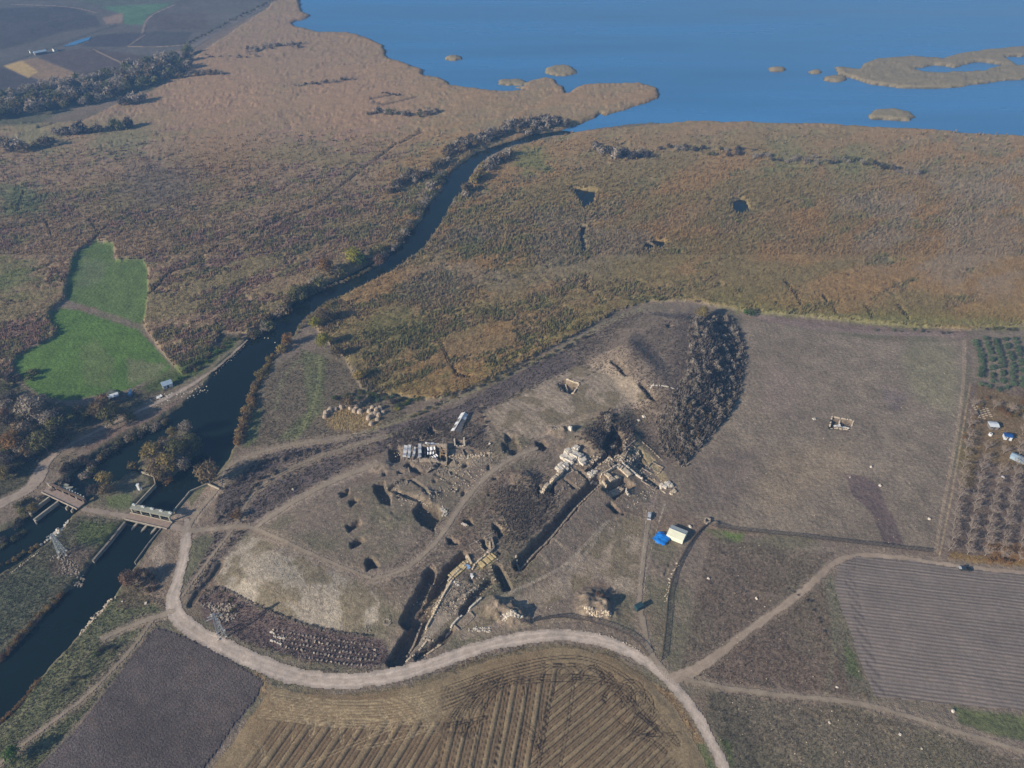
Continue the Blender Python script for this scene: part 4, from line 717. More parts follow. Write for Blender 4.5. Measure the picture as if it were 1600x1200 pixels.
def row(P, n, jit, seed, r0, r1, kinds, label, group, kind='shrub', parts=False, cat='bush'):
    rr = random.Random(seed)
    if r1 <= 6.2 or n >= 50:      # too small to tell apart: one mass of crowns
        Vs, Cs = [], []
        for a, b in along(P, n, jit, seed):
            x, y = pt(a, b); R = rr.uniform(r0, r1)*px_scale(x, y)*1.15; z = max(gz(x, y), WL); k = rr.randrange(4); mt = rr.choice(kinds); V_, F_ = CROWN[(kind, k)]
            if r1 < 5.6: V_ = V_[:len(V_)//3*2//3*3]
            t = rr.random()*6.28; Rm = np.array([[math.cos(t), math.sin(t), 0], [-math.sin(t), math.cos(t), 0], [0, 0, 1]]); Vs.append((V_@Rm)*R+np.array([x, y, z])); Cs.append(np.tile(np.array(LMC[mt])*rr.uniform(.8, 1.2), (len(V_), 1)))
        V_ = np.concatenate(Vs); return tag(link('bushes' if cat == 'bush' else 'trees', np_mesh('bushes', V_, np.arange(len(V_)).reshape(-1, 3), [tuft_mat], np.concatenate(Cs))), label, kind='stuff')
    for a, b in along(P, n, jit, seed): tree(a, b, rr.uniform(r0, r1), rr.choice(kinds), label, group, parts, kind, cat)
row([(402,592),(394,618),(386,642),(378,665),(372,690)], 22, 3, 1, 5, 8, ['reed','reed','orange','brown'], 'golden bush in the belt along the right river bank above the sluice', 'golden bushes on the right river bank')
row([(448,535),(430,552),(418,568),(408,585)], 10, 3, 2, 5, 7, ['reed','reed','gold'], 'golden bush in the belt just below the river bend', 'golden bushes below the bend')
row([(463,520),(478,500),(500,484),(520,476)], 12, 1.5, 3, 3, 5, ['reed','gold','grey'], 'pale reed clump fringing the near bank at the bend', 'reed clumps at the bend')
row([(545,463),(580,446),(612,428),(645,407),(668,385),(690,355),(700,335),(712,312)], 60, 1.2, 4, 2.6, 4, ['reed','grey','olive'], 'pale reed clump in the thin line along the near river edge', 'reed clumps along the near river edge')
row([(470,466),(505,450),(545,436),(575,420),(592,410)], 30, 1.5, 5, 2.8, 4.2, ['reed','grey','olive'], 'pale reed clump in the strip along the far river edge', 'reed clumps along the far river edge')
row([(395,520),(430,492),(470,455),(520,425),(560,405),(600,392)], 34, 7, 6, 5, 10, ['brown','grey','olive','grey'], 'bush in the shaded belt behind the far river bank', 'bushes behind the far river bank')
row([(608,388),(640,350),(668,300),(690,270)], 40, 6, 7, 4, 8, ['grey','brown','grey','olive'], 'grey bush on the far bank of the narrow river reach', 'bushes on the far bank of the narrow reach')
row([(612,305),(640,285),(665,275),(695,258),(705,240),(740,225),(780,212),(820,195),(855,192)], 75, 7, 8, 5, 8.5, ['grey','brown','slate','grey'], 'bare grey brown tree in the belt along the far bank near the lake', 'trees on the far bank near the lake', kind='far', cat='tree')
row([(725,300),(738,285),(752,268),(772,248),(800,236)], 26, 4, 9, 4.5, 8, ['brown','grey','gold'], 'brown tree in the clump on the near bank of the narrow reach', 'trees on the near bank of the narrow reach', kind='far', cat='tree')
row([(815,200),(850,195),(870,190),(890,192)], 22, 7, 10, 4, 6.5, ['grey','brown','slate'], 'grey tree in the thicket at the river mouth', 'trees at the river mouth', kind='far', cat='tree')
row([(930,228),(960,240),(1010,240)], 22, 7, 11, 4, 7, ['grey','slate'], 'grey bush in the marsh thicket nearest the river mouth', 'grey bushes in the near thicket of the marsh', kind='far')
row([(1040,232),(1120,240),(1200,245),(1250,255),(1330,250),(1400,270),(1440,275)], 60, 9, 12, 3, 6, ['grey','slate','grey','olive'], 'small grey bush in the long thicket across the marsh', 'grey bushes in the long thicket of the marsh', kind='far')
row([(578,178),(610,178),(640,185),(685,175)], 26, 5, 13, 3, 5.5, ['slate','grey','olive'], 'dark bush in the thicket of the far marsh', 'dark bushes in the far marsh', kind='far')
row([(460,137),(500,132),(550,128)], 18, 3, 14, 2.5, 4, ['slate','grey'], 'small dark bush in the middle thicket of the far marsh', 'small dark bushes in the far marsh', kind='far')
row([(385,80),(420,76),(475,72)], 26, 5, 15, 2.5, 4, ['slate','grey'], 'tiny dark bush in the farthest thicket of the marsh', 'tiny dark bushes in the far marsh', kind='far')
row([(320,88),(360,92),(400,88)], 12, 3, 16, 2, 3, ['slate','grey'], 'tiny bush in the thin line behind the far marsh', 'tiny bushes behind the far marsh', kind='far')
row([(-20,180),(50,170),(120,155),(190,140),(240,125),(285,105)], 150, 16, 17, 6, 10, ['grey','grey','olive','brown','slate'], 'tree in the broad dark belt between the farmland and the marsh', 'trees in the belt beside the farmland', kind='far', cat='tree')
row([(0,150),(80,140),(160,122),(240,102),(290,88)], 60, 7, 18, 5, 8, ['grey','olive','grey'], 'tree on the farmland side of the dark belt', 'trees on the farmland side', kind='far', cat='tree')
row([(190,158),(225,152)], 6, 3, 19, 6, 8, ['slate','grey'], 'dark tree in the small group in front of the belt', 'small group of trees before the belt', kind='far', cat='tree')
row([(90,205),(130,202),(180,198),(205,192)], 16, 4, 20, 5, 8, ['slate','olive','grey'], 'tree in the second line before the belt', 'second line of trees before the belt', kind='far', cat='tree')
row([(0,225),(30,226),(80,218)], 9, 5, 21, 6, 10, ['slate','grey','brown'], 'tree in the group on the left edge before the belt', 'trees on the left edge', kind='far', cat='tree')
row([(280,122),(320,118),(345,116)], 9, 3, 22, 3, 6, ['brown','grey'], 'low brown bush in the marsh below the belt end', 'bushes below the belt end', kind='far')
row([(295,70),(340,45),(390,20),(425,3)], 40, 1.5, 23, 1.6, 2.6, ['slate','olive'], 'tiny bush along the straight canal beside the farmland', 'bushes along the canal', kind='far')
row([(130,745),(150,715),(180,695),(215,675),(260,655)], 34, 4, 24, 4, 7, ['slate','grey','olive','brown'], 'bush on the left river bank below the riverside track', 'bushes below the riverside track')
row([(85,765),(110,745),(95,730),(135,720)], 20, 8, 25, 4, 7, ['slate','grey','slate'], 'dark bush between the road junction and the river', 'bushes at the road junction')
row([(0,705),(20,735),(40,720),(60,700)], 14, 8, 26, 5, 9, ['slate','olive','brown'], 'dark bush at the road side on the left', 'bushes left of the road junction')
row([(0,1030),(25,1000),(50,975),(75,950),(100,925)], 28, 2.5, 27, 3.5, 6, ['reed','rust','orange'], 'rusty reed clump on the left bank of the lower river', 'reed clumps on the lower left bank')
row([(0,880),(30,868),(60,850)], 12, 3, 28, 3, 5, ['reed','slate','gold'], 'reed clump on the bank below the ruined sluice', 'reed clumps below the ruined sluice')
row([(0,1125),(25,1105),(48,1075),(62,1062)], 14, 2.5, 29, 3.5, 5.5, ['reed','reed','orange'], 'golden reed clump on the right bank at the lower left corner', 'reed clumps in the lower left corner')
row([(-10,850),(40,825),(20,790),(60,775)], 16, 8, 30, 4, 7, ['slate','grey','olive'], 'dark bush on the slope below the road at the left edge', 'bushes below the road')
row([(150,1025),(165,1012),(180,1015)], 9, 4, 31, 3, 5, ['slate','slate','green'], 'dark low bush between the two tracks on the river meadow', 'bushes on the river meadow')
row([(95,1080),(110,1070),(130,1055)], 7, 4, 32, 2.5, 4, ['slate'], 'small dark bush near the lower river meadow track', 'small bushes on the lower meadow')
row([(225,890),(245,915),(235,925),(215,915)], 10, 4, 33, 3, 6, ['rust','slate','brown'], 'brown bush between the channel end and the junction', 'bushes near the channel end')
row([(365,760),(385,735),(420,720),(460,712),(490,705)], 30, 6, 34, 3, 5, ['slate','grey'], 'low grey bush on the slope between the two tracks', 'low bushes between the tracks')
row([(345,815),(370,785),(400,758),(440,735)], 26, 7, 35, 3, 5, ['slate','slate','grey'], 'dark low bush on the slope beside the double track', 'dark low bushes beside the double track')
row([(640,655),(700,625),(780,590),(860,555),(920,525)], 60, 5, 36, 2.5, 4.5, ['slate','grey','olive','gold'], 'small bush on the verge between the marsh track and the hill', 'bushes along the marsh track')
row([(520,630),(560,615),(600,625),(630,632)], 34, 8, 37, 3.5, 6, ['slate','sage','olive','green'], 'grey green bush in the thicket behind the straw stacks', 'bushes behind the straw stacks')
row([(620,640),(640,628),(665,620)], 10, 4, 38, 3, 5, ['green','olive','yellow'], 'green bush right of the straw stacks', 'green bushes right of the straw stacks')
row([(880,610),(930,580),(960,562)], 10, 3, 39, 2, 3.5, ['slate','grey'], 'small bush at the upper rim of the pale terrace', 'bushes at the terrace rim')
row([(740,685),(760,660),(750,640)], 12, 5, 40, 2.5, 4, ['slate'], 'small dark bush left of the pale terrace', 'dark bushes left of the terrace')
row([(945,650),(960,680),(970,700),(940,700)], 14, 6, 41, 4, 6.5, ['slate','grey'], 'dark bush on the steep mound behind the ruin', 'bushes on the mound behind the ruin')
tufts('scrub', ragged([(775,770),(835,745),(870,775),(840,820),(812,850),(785,835)], 1500, 91, 10), 1.1, 1.0, flat_col(108, 99, 90), tuft_mat, 'dark grey scrub filling the hollow beside the long wall', seed=91)
tufts('scrub', ragged([(605,690),(640,665),(700,655),(745,660),(765,700),(700,690),(650,695)], 1500, 92, 5), .9, .9, flat_col(104, 95, 86), tuft_mat, 'grey scrub around the long low shelter', seed=92)
tufts('scrub', ragged([(905,690),(950,640),(985,660),(990,700),(945,712)], 1100, 93, 5), 1.3, 1.0, flat_col(104, 94, 86), tuft_mat, 'dark scrub on the steep mound behind the ruins', seed=93)
row([(830,770),(850,800),(820,830),(790,800),(800,770)], 12, 10, 42, 2, 3.5, ['slate','grey'], 'dark low bush in the hollow beside the long wall', 'bushes in the hollow')
row([(925,935),(940,930),(950,945)], 9, 5, 43, 3, 4.5, ['rust','slate'], 'reddish bush growing on the round spoil heap', 'bushes on the spoil heap')
row([(330,920),(350,935),(380,950),(345,960)], 16, 8, 44, 2.5, 4.5, ['slate','olive','grey'], 'bush around the near pylon', 'bushes around the near pylon')
row([(400,945),(440,962),(490,980),(540,992),(580,994)], 34, 1.5, 45, 2, 3.2, ['grey','slate'], 'small tussock in the line under the pale trampled field', 'tussocks under the trampled field')
row([(285,590),(320,570),(350,540),(375,528)], 18, 6, 46, 3.5, 6, ['green','olive','brown'], 'green bush on the far bank above the rubbish tip', 'green bushes above the rubbish tip')
row([(60,575),(20,600),(0,585),(30,640)], 10, 8, 47, 5, 8, ['slate','olive'], 'dark bush at the corner of the green field', 'bushes at the green field corner')
row([(1425,517),(1460,520),(1500,524),(1370,516)], 9, 2, 48, 2, 3.5, ['slate','sage'], 'low bush on the strip behind the big field', 'bushes behind the big field')
row([(1545,515),(1570,515),(1590,518)], 6, 3, 49, 3, 5, ['slate','olive'], 'bush behind the olive grove', 'bushes behind the olive grove')
row([(600,148),(625,150)], 6, 1.5, 50, 2, 3, ['slate'], 'tiny dark bush by the creek in the far marsh', 'bushes by the far creek', kind='far')
row([(1230,920),(1262,935),(1270,950),(1285,985)], 9, 3, 51, 1.6, 2.6, ['slate'], 'small dark clump on the rough meadow', 'clumps on the rough meadow')
row([(20,630),(60,625),(95,650),(85,690)], 9, 9, 71, 9, 14, ['slate','grey','slate','olive'], 'bare dark tree in the shaded wood above the riverside track', 'shaded wood above the riverside track', 'tree', True, 'tree')
row([(0,625),(10,665),(40,675),(30,700)], 8, 8, 72, 9, 13, ['grey','slate','brown'], 'tree among the dark wood on the left edge', 'dark wood on the left edge', 'tree', True, 'tree')
row([(240,712),(262,696),(280,688),(296,700),(275,716)], 8, 5, 73, 9, 12, ['brown','olive','grey'], 'willow in the thick of the river islet', 'willows in the thick of the islet', 'tree', True, 'tree')
row([(120,640),(140,650),(190,640),(200,655)], 7, 6, 74, 6, 9, ['slate','olive','brown'], 'dark bush around the white roofed shack', 'bushes around the white roofed shack', 'shrub', False)
# wood on the steep east side of the hill
WOOD = [(1078,500),(1095,492),(1140,494),(1162,545),(1158,590),(1145,635),(1115,672),(1065,728),(1035,705),(1028,660),(1052,620),(1070,590),(1080,545)]
pu, pv = px_points(WOOD, 285, 77)
for i in range(len(pu)):
    q = (pu[i]-1030)/130
    tree(pu[i], pv[i], random.uniform(2.7, 4.3)*(.8 if pu[i] < 1060 else 1), random.choice(['grey', 'grey', 'grey', 'slate', 'grey', 'brown'] if pv[i] > 620 else ['grey', 'grey', 'grey', 'slate']), 'bare grey tree in the dense wood on the east slope of the hill', 'bare trees on the east slope', False, 'far', 'tree', name='hill_tree')
tufts('underbrush', ragged(WOOD, 5200, 94, 3), 1.9, 1.5, flat_col(122, 112, 102), tuft_mat, 'grey underbrush between the bare trees on the east slope', seed=94)
# olive grove: rows run away from the camera
o_rows = [[(1524,533),(1533,555),(1535,575),(1532,588)],[(1540,529),(1549,555),(1552,580),(1551,595)],[(1555,531),(1564,555),(1567,580),(1567,598)],[(1571,530),(1580,555),(1583,580),(1582,602)],[(1586,529),(1595,555),(1598,580),(1598,604)],[(1603,528),(1611,555),(1614,580),(1614,606)],[(1620,528),(1628,555),(1630,580),(1631,608)]]
NTH = ['first', 'second', 'third', 'fourth', 'fifth', 'sixth', 'seventh', 'eighth', 'ninth', 'tenth', 'eleventh', 'twelfth', 'thirteenth', 'fourteenth', 'fifteenth']
for i, L in enumerate(o_rows):
    for j, (a, b) in enumerate(along(L, 12, .3, 300+i)):
        tree(a, b, random.uniform(4.3, 5.2), 'sage', f'olive tree, {NTH[11-j]} up from the orchard in the {NTH[i]} row from the field' if i < 5 else 'round olive tree in the rows at the right edge', 'olive trees in rows', False, 'shrub', 'tree', name='olive_tree')
for j, (a, b) in enumerate([(1533,601),(1546,604),(1560,608),(1572,606),(1585,600),(1597,602)]): tree(a, b, 4.4, 'sage', f'round olive tree below the cross path, {NTH[j]} from the left', 'olive trees below the cross path', False, 'shrub', 'tree', name='olive_tree')
# bare orchard: pale trunks, open twigs
def bare_tree(seed):
    rr = random.Random(seed); m = MB(); m.tube((0, 0, -.3), (0, 0, 1.5), .17, .13, 6)
    tw = MB()
    for k in range(6):
        a = k*2*PI/6+rr.uniform(-.4, .4); e = Vector((2.1*math.cos(a), 2.1*math.sin(a), rr.uniform(3.6, 5.2))); m.tube((0, 0, 1.4), e, .08, .035, 4)
        for j in range(9):
            p = Vector((0, 0, 1.4)).lerp(e, rr.uniform(.4, 1)); q = p+Vector((rr.uniform(-1.2, 1.2), rr.uniform(-1.2, 1.2), rr.uniform(.2, 1.3))); tw.tube(p, q, .04, .018, 3)
            for l in range(5): p2 = p.lerp(q, rr.uniform(.3, 1)); tw.tube(p2, p2+Vector((rr.uniform(-.7, .7), rr.uniform(-.7, .7), rr.uniform(0, .7))), .022, .012, 3)
    return m.mesh('trunk', [pale_bark]), tw.mesh('twigs', [leaf_t])
leaf_t = mat('greyish twigs', C(134, 122, 112), noise=()); BT = [bare_tree(s) for s in range(3)]
b_rows = [((1520,628),(1482,868)),((1552,632),(1508,872)),((1578,636),(1536,876)),((1602,640),(1562,880)),((1626,645),(1590,882)),((1652,650),(1618,884))]
for i, (p, q) in enumerate(b_rows):
    for j in range(15):
        t = (j+.3)/15; a, b = p[0]+(q[0]-p[0])*t+random.uniform(-1.5, 1.5), p[1]+(q[1]-p[1])*t+random.uniform(-2, 2)
        if i == 1 and j in (1, 2, 3) or i == 2 and j in (1, 2, 3, 5): continue
        x, y = pt(a, b+4); e = empty('orchard_tree', (x, y, gz(x, y)), random.random()*6.28); A, B = BT[(i*5+j*3) % 3]; s = random.uniform(.85, 1.15)
        scale_copy(A, 'trunk', e, s); scale_copy(B, 'twigs', e, s)
        tag(e, f'bare orchard tree, {NTH[14-j]} back from the road in the {NTH[i]} row' if i < 4 else 'bare pale orchard tree in the rows at the right edge', 'tree', 'bare trees of the orchard')
row([(1508,690),(1520,660),(1540,625)], 12, 4, 60, 3, 5, ['orange','gold'], 'yellowish bush along the left side of the orchard', 'yellowish bushes in the orchard')
row([(1545,878),(1560,874),(1575,880)], 5, 3, 61, 4, 6, ['orange'], 'orange bush at the orchard corner beside the dirt road', 'orange bushes at the orchard corner')
row([(1560,640),(1590,660),(1600,630)], 9, 5, 62, 4, 6, ['orange','brown','gold'], 'autumn coloured bush between the olive trees and the huts', 'autumn bushes above the huts')
# ---------------------------------------------------------------- built things
conc = mat('weathered concrete', C(150, 142, 128), noise=((2., .18), (.4, .15)), bump=((.5, .05),)); conc_d = mat('stained concrete', C(118, 112, 104), noise=((2., .25),)); rust_m = mat('rusty steel', C(104, 88, 76), noise=((.6, .3),))
steel = mat('galvanised steel', C(168, 172, 172), rough=.5, noise=(), spec=.5); gate_m = mat('grey green painted steel', C(138, 138, 126), rough=.6, noise=((1., .15),))
pale_stone = mat('pale stone', C(178, 164, 144), noise=((1.2, .25), (.4, .2)), rand=.12); grey_stone = mat('grey stone', C(136, 126, 114), noise=((1.2, .3), (.4, .2)), rand=.12); white_stone = mat('white limestone', C(182, 174, 162), noise=((.7, .15),), rand=.1)
dark_stone = mat('dark field stone', C(92, 84, 78), noise=((.8, .3),)); white_sheet = mat('white plastic sheet', C(206, 212, 218), rough=.5, noise=((1.5, .12),), spec=.4); tar_blue = mat('blue tarpaulin', (.015, .24, .80), rough=.45, noise=((1.2, .25),), bump=((1.2, .25),), spec=.4)
tent_l = mat('sunlit canvas', C(216, 206, 180), rough=.7, noise=((1.5, .06),)); tent_d = mat('shaded canvas and grey wall', C(186, 188, 180), noise=((1., .1),)); timber = mat('weathered timber', C(150, 126, 96), noise=((.5, .25),)); dark_post = mat('dark timber', C(74, 66, 60), noise=((.6, .25),))  # one tent canvas coloured twice: lit cream, shaded grey; the grey also walls houses
car_white = mat('white car paint', (.62, .64, .68), rough=.25, noise=(), spec=.6); glass = mat('dark glass', (.02, .025, .035), rough=.1, noise=(), spec=.7); rubber = mat('rubber', (.02, .02, .02), rough=.8, noise=()); car_dark = mat('dark green paint', (.03, .045, .045), rough=.35, noise=(), spec=.5)
straw = mat('dry straw', C(158, 144, 128), noise=((.5, .22), (.2, .2)), rand=.12, bump=((.3, .15),)); blue_grey = mat('blue grey sheet metal', C(136, 156, 172), rough=.5, noise=((2, .15),), spec=.4); roof_pale = mat('pale roof sheet', C(190, 196, 206), rough=.5, noise=((2, .1),), spec=.4); soil = mat('heaped soil', C(132, 118, 98), noise=((1.2, .3),)); dark_box = mat('dark blue green paint', (.03, .07, .085), rough=.6, noise=((.7, .2),))
blue_roof = mat('blue roof', (.02, .10, .34), rough=.5, noise=((1, .2),)); slate_m = mat('dull panel', C(110, 106, 104), noise=((1, .25),))
def frame_of(pa, pb):
    """origin at pa, u towards pb: returns x, y, heading, length"""
    a, b = pt(*pa), pt(*pb); return a[0], a[1], math.atan2(b[1]-a[1], b[0]-a[0]), math.hypot(b[0]-a[0], b[1]-a[1])
# --- sluice bridge (standing gates)
x, y, h, L = frame_of((203, 808), (262, 821.5)); z0 = max(gz(x-6, y), .2)+.3
S = empty('sluice_bridge', (x, y, z0), h); tag(S, 'concrete sluice bridge with four gate openings across the right channel', 'bridge')
m = MB(); m.box((L/2, 0, -.35), (L+2.4, 4.2, .7)); m.build('deck', conc_d, S)
m = MB(); m.box((L/2, 0, .03), (L+2.4, 3.5, .06)); m.build('roadway', mat('dusty roadway', C(138, 120, 108), noise=((1.5, .2),)), S)
for s in (-1, 1): m = MB(); m.box((L/2, s*1.98, .16), (L+2.4, .24, .44)); m.build('kerb', conc, S)
for k in range(5): m = MB(); m.box((k*L/4, 2.5, .2), (.55, .7, 5.2)); m.build('gate_post', gate_m, S)
for k in range(4):
    m = MB(); m.box(((k+.5)*L/4, 2.9, -1.4), (L/4-.6, .18, 2.6)); m.box(((k+.5)*L/4, 2.9, -.05), (L/4-.6, .3, .2)); m.build('sluice_gate', rust_m, S)
m = MB(); m.box((L/2, 3.5, 3.0), (L+1.0, 2.8, .4)); g = m.build('hoist_platform', gate_m, S)
for k in range(5): m = MB(); m.box((k*(L-.8)/4+.4, 4.3, 3.5), (1.7, .8, .55)); m.box((k*(L-.8)/4+.4, 4.3, 3.9), (.5, .5, .3)); m.build('hoist_gear', steel, g)
for k in range(1, 4):
    m = MB(); m.prism([(k*L/4-.5, 2.4), (k*L/4+.5, 2.4), (k*L/4+.5, -4.4), (k*L/4, -6.0), (k*L/4-.5, -4.4)][::-1], -3.2, -.95); m.build('pier', conc, S)
def wall(name, P, h0, w, mt, label, cat='wall', zb=None, top=None, cap=None, parent=None):
    """a wall along photo points, top level (metres above the land at each point)"""
    A = apoly(P); m = MB()
    for (a, b) in zip(A[:-1], A[1:]):
        za, zb_ = (top if top is not None else max(gz(*a), WL)+h0), (top if top is not None else max(gz(*b), WL)+h0)
        d = np.array(b)-a; n = np.array([-d[1], d[0]])/np.hypot(*d)*w/2; e = d/np.hypot(*d)*w*.3
        q = [a-e+n, a-e-n, b+e-n, b+e+n]; low = -4.0 if h0 > 2 or top is not None else None
        z_lo = [min(za, zb_)-h0-2.5]*4; vs = [(*q[i], z_lo[i]) for i in range(4)]+[(*q[0], za), (*q[1], za), (*q[2], zb_), (*q[3], zb_)]
        m.add(vs, [(3,2,1,0),(4,5,6,7),(0,1,5,4),(1,2,6,5),(2,3,7,6),(3,0,4,7)])
    o = m.build(name, mt, parent); return tag(o, label, cat) if parent is None else o
def hull(m_, P, z, t): pass
wall('wing_wall', [(222,739),(240,743),(243,758),(214,789)], .5, .5, conc, 'pale concrete wing wall bending round the islet end above the sluice', top=.9)
wall('wing_wall', [(272,799),(290,778),(297,769),(325,757),(343,765)], .5, .45, conc, 'thin pale concrete wall on the right bank above the sluice, ending by the round tree', top=.9)
wall('channel_wall', [(195,817),(172,846),(146,876)], .5, .9, conc_d, 'long sloping concrete wall along the left side of the channel below the sluice', top=.6)
wall('channel_wall', [(252,826),(232,850),(211,879)], .5, .4, conc_d, 'thin concrete wall along the right side of the channel below the sluice', top=.5)
# --- ruined sluice bridge
x, y, h, L = frame_of((73, 767), (126, 792)); z0 = .9
S = empty('ruined_sluice_bridge', (x, y, z0), h); tag(S, 'older sluice bridge with a broken gate frame beside the riverside track', 'bridge')
m = MB(); m.box((L/2, 0, -.3), (L+1, 4.4, .6)); m.build('deck', mat('dusty deck', C(138, 122, 112), noise=((1.5, .2),)), S)
m = MB(); m.box((L/2, -2.1, .1), (L+1, .25, .5)); m.build('kerb', conc, S)
for k in range(6): m = MB(); m.box((k*L/5, 2.7, .3), (1.0, 1.3, 2.3)); m.build('gate_pillar', rust_m if k % 2 else conc_d, S)
m = MB()
for k in range(5): m.box(((k+.5)*L/5, 2.7+random.uniform(-.1, .2), 1.5+random.uniform(-.15, .1)), (L/5+.1, 1.0, .35), random.uniform(-.05, .05))
m.build('lintel', rust_m, S)
m = MB(); m.box((L*.38, 4.6, .8), (5.6, 1.6, .2), .5); m.box((L*.3, 6.0, .7), (2.4, 1.1, .2), .1); m.box((L*.55, 4.8, .8), (.4, 3.0, .2), -.5); m.build('broken_platform', gate_m, S)
for k in range(7): m = MB(); m.box((L*.45+k*L*.08, 3.9, 1.2+.1*(k % 3)), (.5, .5, 1.1), .3*k); m.build('hoist_gear', steel, S)
for k, (u_, w_) in enumerate(((L*.24, 10.5), (L*.5, 12.5))):
    m = MB(); m.box((u_-.2, -2.6-w_/2, -1.0), (.8, w_, 2.0), 0); m.box((u_+.45, -2.6-w_-.0, -1.35), (2.2, .6, 2.4), -.25); m.build('pier', conc, S)
m = MB(); m.box((L*.78, -3.1, -.9), (.6, 1.8, 1.6), .3); m.box((L*.93, -3.0, -.9), (.5, 2.2, 1.4), .4); m.build('broken_pier', conc, S)
wall('wing_wall', [(76,758),(86,768)], .5, .5, conc, 'short pale wall stub at the track end of the ruined sluice', top=1.6)
# --- pylons
def pylon(px, py, H, label, rz):
    x, y = pt(px, py); S = empty('pylon', (x, y, gz(x, y)), rz); tag(S, label, 'pylon'); b = 1.5; t = .35
    lv = [0, .2, .38, .54, .68, .8, .9, 1]
    for sx, sy in ((1,1),(1,-1),(-1,-1),(-1,1)): m = MB(); m.beam((sx*b, sy*b, 0), (sx*t, sy*t, H), .16); m.build('leg', steel, S)
    m = MB(); cs = ((1,1),(1,-1),(-1,-1),(-1,1))
    for p, q in zip(lv[:-1], lv[1:]):
        for i in range(4):
            (ax, ay), (bx, by) = cs[i], cs[(i+1) % 4]; rp, rq = b+(t-b)*p, b+(t-b)*q
            m.beam((ax*rp, ay*rp, p*H), (bx*rq, by*rq, q*H), .08); m.beam((bx*rp, by*rp, p*H), (ax*rq, ay*rq, q*H), .08); m.beam((ax*rq, ay*rq, q*H), (bx*rq, by*rq, q*H), .07)
    m.build('bracing', steel, S)
    for k, (zz, w) in enumerate(((.82, 3.2), (.93, 2.4))):
        m = MB(); m.beam((-w, 0, H*zz), (w, 0, H*zz), .16); m.beam((-w, 0, H*zz), (0, .3, H*zz+.9), .07); m.beam((w, 0, H*zz), (0, .3, H*zz+.9), .07); a = m.build('crossarm', steel, S)
        for s in (-1, 1): q = MB(); q.tube((s*w*.95, 0, H*zz-.9), (s*w*.95, 0, H*zz), .12, .12); q.build('insulator', glass, a)
    for sx, sy in cs: m = MB(); m.box((sx*b, sy*b, .15), (.8, .8, .7)); m.build('footing', white_stone, S)
pylon(98, 866, 13, 'grey lattice pylon on the strip of land below the two sluices', .4)
pylon(346, 993, 14, 'grey lattice pylon beside the gravel road at the end of the stone heaps', .5)
# --- white store tent, blue sheet, cars, container
x, y, h, L = frame_of((1040.5, 840), (1066, 850.5)); W = 6.6; zt = gz(x+4, y+3); S = empty('store_tent', (x, y, zt), h); tag(S, 'gabled tent beside the blue sheet, cream on its lit front and grey on its shaded rear', 'tent')
m = MB(); m.add([(0, 0, 1.9), (L, 0, 1.9), (L, W/2, 2.9), (0, W/2, 2.9)], [(0,1,2,3)]); m.add([(0, -.12, 0), (L, -.12, 0), (L, 0, 1.9), (0, 0, 1.9)], [(0,1,2,3)]); m.build('sunlit_slope', tent_l, S)
m = MB(); m.add([(0, W, 1.9), (L, W, 1.9), (L, W/2, 2.9), (0, W/2, 2.9)], [(3,2,1,0)]); m.add([(0, W, 0), (L, W, 0), (L, W, 1.9), (0, W, 1.9)], [(3,2,1,0)]); m.build('rear_slope', tent_d, S)
for q in (0, L): m = MB(); m.add([(q, 0, 0), (q, W, 0), (q, W, 1.9), (q, W/2, 2.9), (q, 0, 1.9)], [(0,1,2,3,4)]); m.build('gable', tent_d, S)
m = MB(); m.beam((-.1, W/2, 2.93), (L+.1, W/2, 2.93), .14); m.build('ridge_pole', steel, S)
def drape(name, P, z, amp, mt, label, cat, res=.7, thick=.05, extra=0.):
    A = apoly(P); x0, y0, x1, y1 = bb(A, 0); gx, gy = np.meshgrid(np.arange(x0, x1, res), np.arange(y0, y1, res)); d = sdf(A, gx.ravel(), gy.ravel(), 9.); k = (d < .15).reshape(gx.shape); f = k[:-1, :-1] & k[1:, :-1] & k[:-1, 1:] & k[1:, 1:]
    idx = np.arange(gx.size).reshape(gx.shape); F = np.stack([idx[:-1, :-1], idx[:-1, 1:], idx[1:, 1:], idx[1:, :-1]], -1)[f]; us = np.unique(F); rm = np.zeros(gx.size, int); rm[us] = np.arange(len(us)); X, Y = gx.ravel()[us], gy.ravel()[us]
    Z = height(X, Y)+z+amp*vnoise(X*.7, Y*.7, 5)+extra*sstep(0, -1.2, d[us])
    return tag(link(name, np_mesh(name, np.stack([X, Y, Z], 1), rm[F], [mt], smooth=False)), label, cat)
drape('blue_tarpaulin', [(1018,842),(1027,833),(1036,832),(1045,841),(1047,845),(1041,851),(1040,856),(1030,853),(1020,848)], .35, 1.1, tar_blue, 'bright blue tarpaulin thrown over a heap beside the cream tent', 'tarpaulin', .6, extra=.6)
